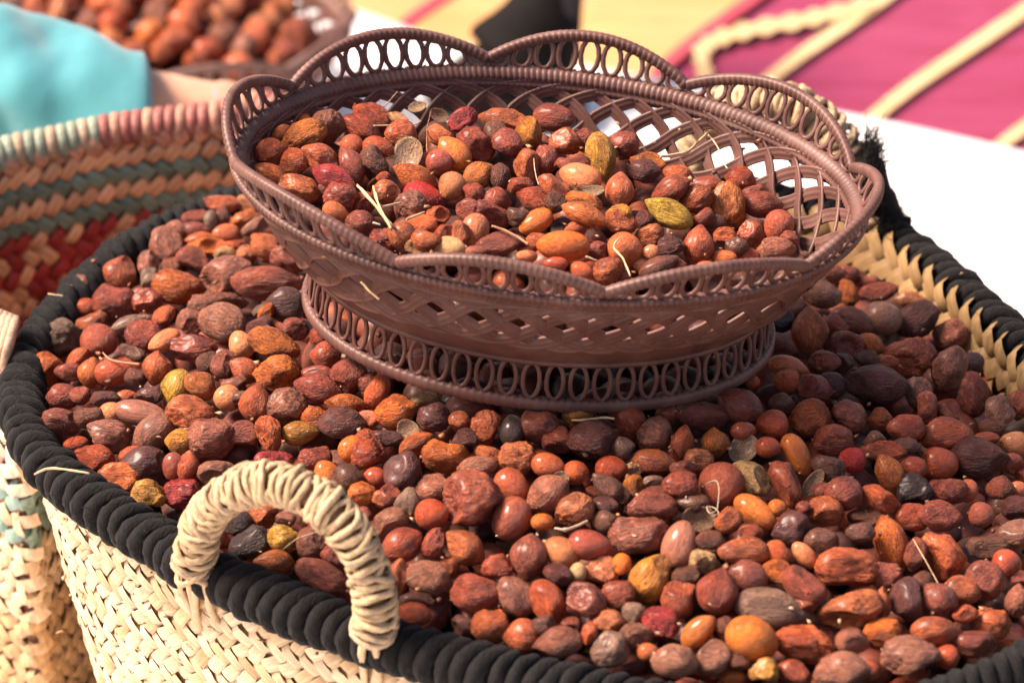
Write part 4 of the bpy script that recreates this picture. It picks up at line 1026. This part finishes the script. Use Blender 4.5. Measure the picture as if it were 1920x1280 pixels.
def place(e, hit, where, lms, group, seed, lift=0.):
    x, y, L, W_, ang, ct = e; c, t = ct
    rnd = random.Random(seed * 7919 + x * 31 + y)
    P = hit(x, y)
    if P is None: return None
    D_ = (P - CAM).dot(FWD); s = D_ / F
    view = (P - CAM).normalized(); P = P - view * (lift + rnd.gauss(.001, .003))
    a = rad(ang + rnd.uniform(-4, 4)); tl = rnd.uniform(-.35, .35)
    ax = (RGT * math.cos(a) + UP * math.sin(a) + FWD * tl * (.3 if t in 'zc' else 1)).normalized()
    side = view.cross(ax).normalized(); n3 = ax.cross(side)
    M = Matrix(((ax.x, side.x, n3.x, 0), (ax.y, side.y, n3.y, 0), (ax.z, side.z, n3.z, 0), (0, 0, 0, 1)))
    roll = rnd.uniform(0, 6.283) if t != 'c' else (math.pi if n3.dot(view) > 0 else 0) + rnd.uniform(-.4, .4)
    l2, w2 = (L * 1.09 + 2.5) * s * .5, (W_ * 1.10 + 3) * s * .5
    w3 = min(w2 * rnd.uniform(.88, 1.02), .0125 * rnd.uniform(.95, 1.1)) if t != 'c' else w2
    w3 = max(w3, w2 * .75)
    k = cnt.get(t, rnd.randrange(9)) + 1; cnt[t] = k
    me = MESH[t][k % len(MESH[t])]
    o = link(KIND[t][0], me, None, Matrix.Translation(P) @ M @ Matrix.Rotation(roll, 4, 'X') @ Matrix.Diagonal((l2 if rnd.random() < .5 or t in 'zc' else -l2, w2, w3, 1)))
    base = PAL[c]; kk = rnd.uniform(.82, 1.18); h = rnd.uniform(-.12, .12)
    o.color = (base[0] * kk * (1 - h * .3), base[1] * kk * (1 + h), base[2] * kk * (1 + h), 1)
    tag(o, make_label(x, y, L, c, t, lms, where, L / 2), {'f': 'dried fruit', 'w': 'dried fruit', 's': 'nut', 'r': 'nut', 'z': 'dried fruit', 'c': 'shell'}[t], group)
    return o
def parse(txt):
    out = []
    for q in txt.replace('\n', '').split(';'):
        a = q.split()
        if len(a) == 6: out.append((int(a[0]), int(a[1]), int(a[2]), int(a[3]), int(a[4]), a[5]))
    keep = []
    for e in out:
        if all(math.hypot(e[0] - k[0], e[1] - k[1]) > 7 for k in keep): keep.append(e)
    return keep
for i, e in enumerate(parse(HEAP_NUTS)):
    place(e, hit_heap, 'among the heaped fruit in the cream basket', LM_H, 'fruit and nuts heaped in the cream basket', i)
for i, e in enumerate(parse(BOWL_NUTS)):
    place(e, hit_bowl, 'among the fruit in the plastic basket', LM_B, 'fruit and nuts in the front plastic basket', 1000 + i)

# fruit lower in the heap, too many to count, joined
low = [nut_shape(k, 40 + i, 14, 10) for i, k in enumerate('ffwrs')]
def fill(name, pts, label, parent=None):
    mb = MB(); rnd = random.Random(9)
    for P, r in pts:
        vs, fs, _ = low[rnd.randrange(5)]
        E_ = Matrix.Rotation(rnd.uniform(0, 6.28), 3, 'Z') @ Matrix.Rotation(rnd.uniform(-.6, .6), 3, 'Y') @ Matrix.Rotation(rnd.uniform(0, 6.28), 3, 'X') @ Matrix.Diagonal((r * rnd.uniform(1, 1.35), r, r * rnd.uniform(.8, 1)))
        c = PAL[rnd.choice('bbbbappkmrbk')]; k = rnd.uniform(.32, .6)  # lower fruit darkened: shade of the gaps put into its colour
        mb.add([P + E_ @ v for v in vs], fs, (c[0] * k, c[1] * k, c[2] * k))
    o = mb.build(name, NUT_MASS); tag(o, label, 'dried fruit', kind='stuff'); return o
pts = []; rnd = random.Random(2)
x0, x1, y0, y1 = RIM[:, 0].min(), RIM[:, 0].max(), RIM[:, 1].min(), RIM[:, 1].max()
for layer, (st, dz) in enumerate(((.0185, .0205), (.0215, .034))):
    yy = y0
    while yy < y1:
        xx = x0 + rnd.uniform(0, st)
        while xx < x1:
            X, Y = xx + rnd.gauss(0, .002), yy + rnd.gauss(0, .002)
            if rim_r(X, Y) < (.93, .88)[layer]: pts.append((Vector((X, Y, heap_z(X, Y) - dz + rnd.gauss(0, .002))), rnd.uniform(.0088, .0118)))
            xx += st
        yy += st * .9
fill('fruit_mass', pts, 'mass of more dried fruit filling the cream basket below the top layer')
pts = []
for layer, (st, dz) in enumerate(((.0175, .019), (.02, .031))):
    yy = -BR
    while yy < BR:
        xx = -AR
        while xx < AR:
            X, Y = xx + rnd.gauss(0, .002), yy + rnd.gauss(0, .002); z = bowl_z(X, Y) - dz
            vv = max(0, (z - HS) / (HR - HS)) ** .78
            if z > HS and math.hypot(X / (AS + (AR - AS) * vv - .010), Y / (BS + (BR - BS) * vv - .010)) < 1: pts.append((BO + BM @ Vector((X, Y, z + rnd.gauss(0, .0015))), rnd.uniform(.0085, .011)))
            xx += st
        yy += st * .9
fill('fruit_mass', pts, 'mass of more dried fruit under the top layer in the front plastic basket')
# fruit in the far bowl
rnd = random.Random(31); pts = []; far = []
for layer, (st, dz) in enumerate(((.0215, .0), (.02, .014))):
    yy = -BR
    while yy < BR:
        xx = -AR
        while xx < AR:
            X, Y = xx + rnd.gauss(0, .003), yy + rnd.gauss(0, .003); r = math.hypot(X / AR, Y / BR)
            z = .080 + .020 * (1 - r) - dz - .022 * max(0, min(1, (X - .04) / .08))
            if r < .86: (far if layer == 0 else pts).append((BO2 + BM2 @ Vector((X, Y, z)), rnd.uniform(.009, .0115)))
            xx += st
        yy += st * .88
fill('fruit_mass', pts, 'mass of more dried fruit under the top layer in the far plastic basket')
for P, r in far:
    t = rnd.choice('ffwwsrn'.replace('n', 's')); c = rnd.choice('abornoaamnb')
    me = MESH[t][rnd.randrange(len(MESH[t]))]
    M = Matrix.Rotation(rnd.uniform(0, 6.28), 4, 'Z') @ Matrix.Rotation(rnd.uniform(-1.2, 1.2), 4, 'Y') @ Matrix.Rotation(rnd.uniform(0, 6.28), 4, 'X') @ Matrix.Diagonal((r * rnd.uniform(1, 1.35), r * rnd.uniform(.85, 1.1), r * .95, 1))
    fx, fy, fd_ = proj(P)
    if fx < 60 or fx > 700 or fy < -45 or fy < (fx - 290) * .42 + 60 and fx < 60: continue
    o = link(KIND[t][0], me, None, Matrix.Translation(P) @ M); b_ = PAL[c]; o.color = (*b_, 1)
    lab = make_label(fx, fy, 60, c, t, LM_F, 'in the far plastic basket', 20)
    tag(o, 'blurred ' + lab if len(lab.split()) < 16 else lab, {'s': 'nut', 'r': 'nut'}.get(t, 'dried fruit'), 'blurred fruit in the far plastic basket')

# crumbs and skin flakes lying in the gaps
def crumbs(n, box, hit, label, seed):
    rnd = random.Random(seed); mb = MB()
    while n:
        x, y = rnd.uniform(box[0], box[2]), rnd.uniform(box[1], box[3]); P = hit(x, y)
        if P is None: continue
        n -= 1
        P = P - (P - CAM).normalized() * rnd.uniform(-.001, .006)
        r = rnd.choice((.0008, .0011, .0016, .0022)); c = rnd.choice(((.40, .22, .11), (.26, .10, .05), (.16, .06, .035), (.48, .32, .20)))
        A_ = Matrix.Rotation(rnd.uniform(0, 6.28), 3, 'Z') @ Matrix.Rotation(rnd.uniform(-1, 1), 3, 'X')
        q = [A_ @ Vector((math.cos(t) * r * rnd.uniform(.6, 1.5), math.sin(t) * r * rnd.uniform(.4, 1), rnd.uniform(-.2, .2) * r)) for t in np.linspace(0, 6.28, 6)[:-1]]
        tp = A_ @ Vector((0, 0, r * .45)); bt_ = A_ @ Vector((0, 0, -r * .3))
        mb.add([P + k for k in q] + [P + tp, P + bt_], [(i, (i + 1) % 5, 5) for i in range(5)] + [((i + 1) % 5, i, 6) for i in range(5)], c)
    o = mb.build('crumbs', LEAF_A); tag(o, label, 'crumbs', kind='stuff')
crumbs(420, (80, 480, 1880, 1240), hit_heap, 'crumbs and bits of dry skin in the gaps of the big heap', 3)
crumbs(110, (480, 230, 1500, 520), hit_bowl, 'crumbs and bits of dry skin among the fruit in the plastic basket', 4)

# ------------------------------------------------------------------ straws and fibres
FIB = mat_flat('pale_fibre', (.70, .48, .28), .5, .15, 90, .3, .0004)
FIBW = mat_flat('white_fibre', (.50, .38, .27), .6, .15, 90, .3, .0004)
TWIG = mat_flat('brown_twig', (.36, .16, .09), .6, .25, 90, .4, .0005)
def straw(name, px, r, hit, lift, m, label, flat=.5):
    P = [];
    for i, (x, y) in enumerate(px):
        q = hit(x, y)
        if q is None: q = P[-1] if P else at(x, y, ZR)
        P.append(q - (q - CAM).normalized() * (lift[i] if isinstance(lift, (list, tuple)) else lift))
    C = catmull(P, 6); c0 = C[0]
    k = len(C); rr = [r * .72 * (.6 + .4 * math.sin(math.pi * min(1, (i + 1) / k * 1.6) / 1.6 * 1.2)) for i in range(k)]
    v, f = tube([c - c0 for c in C], rr, 6, False, [q * flat for q in rr])
    v = [Vector(q) + Vector((noise.noise(Vector(q) * 400 + Vector((i_ % 3, 0, 0))), noise.noise(Vector(q) * 380), 0)) * r * .35 for i_, q in enumerate(v)]
    o = obj(name, v, f, m); o.location = c0; tag(o, label, 'straw', 'loose straws and fibres'); return o
hr = lambda x, y: at(x, y, ZR + .012)
straw('straw', [(64, 889), (90, 878), (125, 880), (168, 887)], .0010, hr, [0, .004, .005, .004], FIB, 'thick pale curved straw lying across the black cord at the far left')
straw('straw', [(670, 348), (702, 384), (735, 424)], .0018, hit_bowl, .014, STRAW, 'left one of two crossed golden straws standing in the plastic basket', .4)
straw('straw', [(700, 350), (712, 390), (734, 430)], .0018, hit_bowl, .017, STRAW, 'right one of two crossed golden straws standing in the plastic basket', .4)
straw('straw', [(718, 388), (752, 380)], .0010, hit_bowl, .015, FIBW, 'short white stick beside the crossed golden straws')
straw('straw', [(762, 412), (796, 398)], .0011, hit_bowl, .014, FIB, 'short pale straw on a nut right of the crossed straws')
straw('straw', [(699, 418), (713, 421)], .0009, hit_bowl, .015, FIBW, 'tiny white stick below the crossed golden straws')
straw('straw', [(1238, 294), (1285, 287), (1305, 270), (1326, 251)], .0016, hit_bowl, .012, FIB, 'pale folded straw leaning on the lattice inside the plastic basket', .5)
straw('fibre', [(1326, 251), (1345, 275), (1357, 305), (1364, 316)], .0006, hit_bowl, .010, FIB, 'thin bent fibre hanging from the folded straw on the lattice')
straw('straw', [(1161, 447), (1151, 464), (1168, 485), (1182, 518)], .0011, hit_bowl, .015, FIB, 'zigzag pale straw over an orange nut near the dip of the scalloped edge')
straw('fibre', [(1001, 297), (1003, 320), (1010, 347)], .0006, hit_bowl, .013, FIBW, 'fine white fibre on a round brown fruit in the middle of the plastic basket')
straw('fibre', [(716, 205), (728, 192), (745, 172)], .0006, hit_bowl, .012, FIB, 'thin curved fibre rising at the back left of the plastic basket')
straw('fibre', [(700, 236), (745, 235), (775, 234), (790, 227)], .0006, hit_bowl, .012, FIB, 'long thin fibre lying level over fruit at the back of the plastic basket')
straw('fibre', [(808, 210), (801, 240), (800, 270), (801, 285)], .0006, hit_bowl, .014, TWIG, 'reddish fibre hanging from the open shell at the back')
straw('twig', [(922, 424), (945, 432), (970, 445), (991, 458)], .0013, hit_bowl, .014, TWIG, 'forked brown twig right of the upright pinkish nut')
straw('fibre', [(1098, 481), (1120, 489)], .0008, hit_bowl, .012, FIBW, 'short white fibre right of the large smooth orange nut')
straw('fibre', [(1317, 912), (1330, 904), (1344, 902), (1348, 920), (1345, 955)], .0006, hit_heap, .017, FIBW, 'bent white fibre over the dark red fruit in the middle right')
straw('fibre', [(1345, 955), (1332, 962), (1325, 950), (1340, 952), (1347, 962), (1335, 967)], .0005, hit_heap, .015, FIBW, 'curled white fibre just below the bent white one')
straw('straw', [(600, 524), (596, 521), (607, 509)], .0010, hit_heap, .020, FIB, 'short pale stick at the left end of the foot of the plastic basket')
straw('twig', [(193, 661), (206, 674), (225, 679), (262, 683)], .0010, hit_heap, .016, TWIG, 'reddish looped twig above the shiny red nut on the left')
straw('fibre', [(90, 551), (118, 555)], .0007, hr, .004, FIB, 'short pale fibre sticking over the cord at the upper left')
straw('fibre', [(1712, 1010), (1735, 1050), (1759, 1093)], .0004, hit_heap, .016, FIB, 'long fine fibre beside the crusty brown fruit on the right')
straw('fibre', [(1545, 910), (1570, 899), (1600, 894)], .0005, hit_heap, .015, FIBW, 'fine white fibre between dark fruits right of the crimson nut')
straw('straw', [(1072, 788), (1098, 787), (1130, 783), (1152, 785)], .0010, hit_heap, .014, FIB, 'pale stalk running right from the knobbly yellow fruit')
straw('straw', [(1040, 990), (1062, 992), (1085, 984), (1102, 976)], .0011, hit_heap, .015, FIBW, 'ragged pale strip under the orange nut in the middle of the heap')
straw('fibre', [(760, 1090), (783, 1077)], .0007, hit_heap, .014, FIBW, 'small white stick on the mauve fruit right of the handle')
straw('fibre', [(530, 1030), (560, 1008), (604, 994)], .0004, hit_heap, .015, FIB, 'fine fibre crossing behind the handle arch')
straw('straw', [(600, 524 + 60), (605, 590)], .0001, hit_heap, .0, FIB, 'tiny') if False else None
straw('straw', [(676, 528), (692, 545), (711, 562)], .0010, lambda x, y: BO + BM @ (bowl_pt(bowl_angle(x, y - 20), .6, .0035)) if False else CAM + ray(x, y).normalized() * ((BO + BM @ bowl_pt(bowl_angle(690, 500), .6, .004)) - CAM).length, 0, FIB, 'short straw stuck in the lattice at the front left of the plastic basket')

# ------------------------------------------------------------------ the person reaching in
SKIN = mat_flat('skin', (.62, .34, .23), .5, .08, 60, .1, .0004)
SLEEVE = mat_flat('turquoise_cloth', (.035, .25, .29), .75, .10, 12, .3, .002, sheen=.3)
ARM_Z = .335
def apx(x, y, z=ARM_Z): return at(x, y, z)
PERS = empty('person', (apx(-200, 120).x, apx(-200, 120).y, 0), 'person reaching in from the left in a turquoise sleeve, bare forearm behind the coloured basket', 'person')
po = Vector(PERS.location)
# arm and hand: one skinned chain
bmv = []; ed_ = []; rads = []
def chain(pts, rs, root=None):
    i0 = len(bmv)
    for k, (p, r) in enumerate(zip(pts, rs)):
        bmv.append(p - po); rads.append(r)
        if k: ed_.append((i0 + k - 1, i0 + k))
    if root is not None: ed_.append((root, i0))
    return i0 + len(pts) - 1
elb = apx(-60, 195, .25); wri = apx(412, 228, .235); pal = apx(475, 236, .225); kn = apx(525, 244, .215)
e = chain([elb, elb.lerp(wri, .35), elb.lerp(wri, .7), wri, pal], [.042, .037, .030, .0235, .030])
fd = (kn - pal).normalized(); sd_ = Vector((0, 0, 1)).cross(fd).normalized()
for k, (o_, L_) in enumerate(((.030, .070), (.011, .078), (-.009, .072), (-.028, .058))):
    b0 = pal + fd * .030 + sd_ * o_ * .8
    chain([b0, b0 + fd * L_ * .45 + Vector((0, 0, -.004)), b0 + fd * L_ * .75 + Vector((0, 0, -.016)), b0 + fd * L_ * .88 + Vector((0, 0, -.030))], [.0105, .0092, .0085, .007], e)
b0 = pal + sd_ * .030 - fd * .005
chain([b0, b0 + sd_ * .020 + fd * .024 - Vector((0, 0, .010)), b0 + sd_ * .022 + fd * .048 - Vector((0, 0, .022))], [.012, .010, .008], e)
me = bpy.data.meshes.new('forearm'); me.from_pydata([tuple(v) for v in bmv], ed_, [])
me.materials.append(SKIN); fa = link('arm', me, PERS)
sk = fa.modifiers.new('skin', 'SKIN'); sk.use_smooth_shade = True
for i, r in enumerate(rads): me.skin_vertices[0].data[i].radius = (r, r)
me.skin_vertices[0].data[0].use_root = True
sb = fa.modifiers.new('sub', 'SUBSURF'); sb.levels = 2; sb.render_levels = 2
# sleeve: loose cloth tube with folds, open at the cuff
a0 = apx(-350, 70, .27); a1 = apx(268, 240, .24)
n_ = 60; k_ = 56; vs = []; fs = []
ax = (a1 - a0).normalized(); sx = ax.cross(Vector((0, 0, 1))).normalized(); sz = sx.cross(ax)
for i in range(n_):
    t = i / (n_ - 1); c = a0.lerp(a1, t)
    R_ = .056 + (.040 - .056) * t ** 1.2
    if i == n_ - 1: R_ *= .93
    for j in range(k_):
        a = 2 * math.pi * j / k_
        fo = .09 * math.sin(a * 4 + t * 11) * math.sin(t * 5 + 1) + .07 * math.sin(t * 26 + a * 2 + 2 * math.sin(a)) + .16 * noise.noise(Vector((t * 5 + math.cos(a), math.sin(a) * 1.6, t * 3))) + .05 * noise.noise(Vector((t * 16, a * 2, 1)))
        slant = ax * (.018 * math.cos(a) * (1 if t > .8 else 0) * (t - .8) * 5)
        vs.append(c + (sx * math.cos(a) + sz * math.sin(a)) * (R_ * (1 + fo * (1.1 - .6 * t))) + slant - po)
for i in range(n_ - 1):
    for j in range(k_): fs.append((i * k_ + j, i * k_ + (j + 1) % k_, (i + 1) * k_ + (j + 1) % k_, (i + 1) * k_ + j))
so = obj('sleeve', vs, fs, SLEEVE, PERS)
s_ = so.modifiers.new('th', 'SOLIDIFY'); s_.thickness = .0016; s_.offset = -1
# turquoise bracelet on the wrist
wc = elb.lerp(wri, .97) - Vector((0, 0, .004)); wd = (wri - elb).normalized(); u1 = wd.cross(Vector((0, 0, 1))).normalized(); u2 = u1.cross(wd)
P = [wc + (u1 * math.cos(a) + u2 * math.sin(a)) * .0225 for a in np.linspace(0, 2 * math.pi, 25)[:-1]]
v, f = tube([p - wc for p in P], .0038, 8, True)
o = obj('bracelet', v, f, mat_flat('turquoise_bead', (.08, .36, .46), .4, .1, 50)); o.location = wc
tag(o, 'turquoise bracelet on the wrist just left of the plastic basket rim', 'bracelet')

# black boot standing behind the bowl
BOOTM = mat_flat('black_leather', (.008, .0065, .0065), .8, .3, 30, .3, .002, spec=.08)
BOOT_HL = mat_flat('painted_highlight', (.03, .027, .028), .8, .3, 30, .3, .002, spec=.1)  # highlight on the boot, put into a paler colour
bt = empty('boot', at(985, 180, .02), 'dark boot with a highlight painted as a grey strip, standing on the white cloth behind the plastic basket', 'boot')
bo = Vector(bt.location)
path = [(1085, -330, .024), (1060, -190, .024), (1042, -90, .024), (1026, 0, .027), (1004, 62, .035), (965, 120, .042), (930, 150, .032), (870, 165, .024), (820, 168, .014)]
P = []; R1 = []
def bp(x, y, dist): return CAM + ray(x, y) * dist
g = at(1010, 205, .02); gd = (g - CAM).dot(FWD)
for x, y, r in path:
    q = bp(x, y, gd - .01); P.append(q - bo); R1.append(r)
C = catmull(P, 5); RR = catmull([(r,) for r in R1], 5)[:, 0].tolist()
v, f = tube(C, RR, 18, False, [q * .95 for q in RR]); obj('upper', v, f, BOOTM, bt)
# heel and sole
sp = flatpx([(1100, 205), (1090, 235), (1000, 245), (880, 225), (800, 196), (815, 178), (900, 170), (1040, 175)], .024); sp = ccw(sp)
sv = [(x - bo.x, y - bo.y, .044 - bo.z) for x, y in sp] + [(x - bo.x, y - bo.y, .024 - bo.z) for x, y in sp]; ns2 = len(sp)
obj('sole', sv, [tuple(range(ns2)), tuple(range(2 * ns2 - 1, ns2 - 1, -1))] + [(i, i + ns2, (i + 1) % ns2 + ns2, (i + 1) % ns2) for i in range(ns2)], BOOTM, bt, smooth=False)
P = [bp(x, y, gd - .022) - bo for x, y in [(1078, -120), (1062, -40), (1046, 20), (1026, 60), (1012, 95)]]
v, f = tube(catmull(P, 5), [.011] * 8 + [.012] * 8 + [.010] * 5, 12, False, .014); obj('highlight_strip', v, f, BOOT_HL, bt)  # added strip that paints the highlight along the boot
# pale folded cloth at the lower left corner
P = [at(x, y, .03) for x, y in [(-160, 1130), (-60, 1190), (10, 1260), (60, 1340)]]
v, f = tube(catmull([p - P[0] for p in P], 6), .032, 14, False, .02)
o = obj('folded_cloth', v, f, WHITE); o.location = P[0]; tag(o, 'pale pinkish cloth fold at the lower left corner beside the coloured basket', 'cloth')
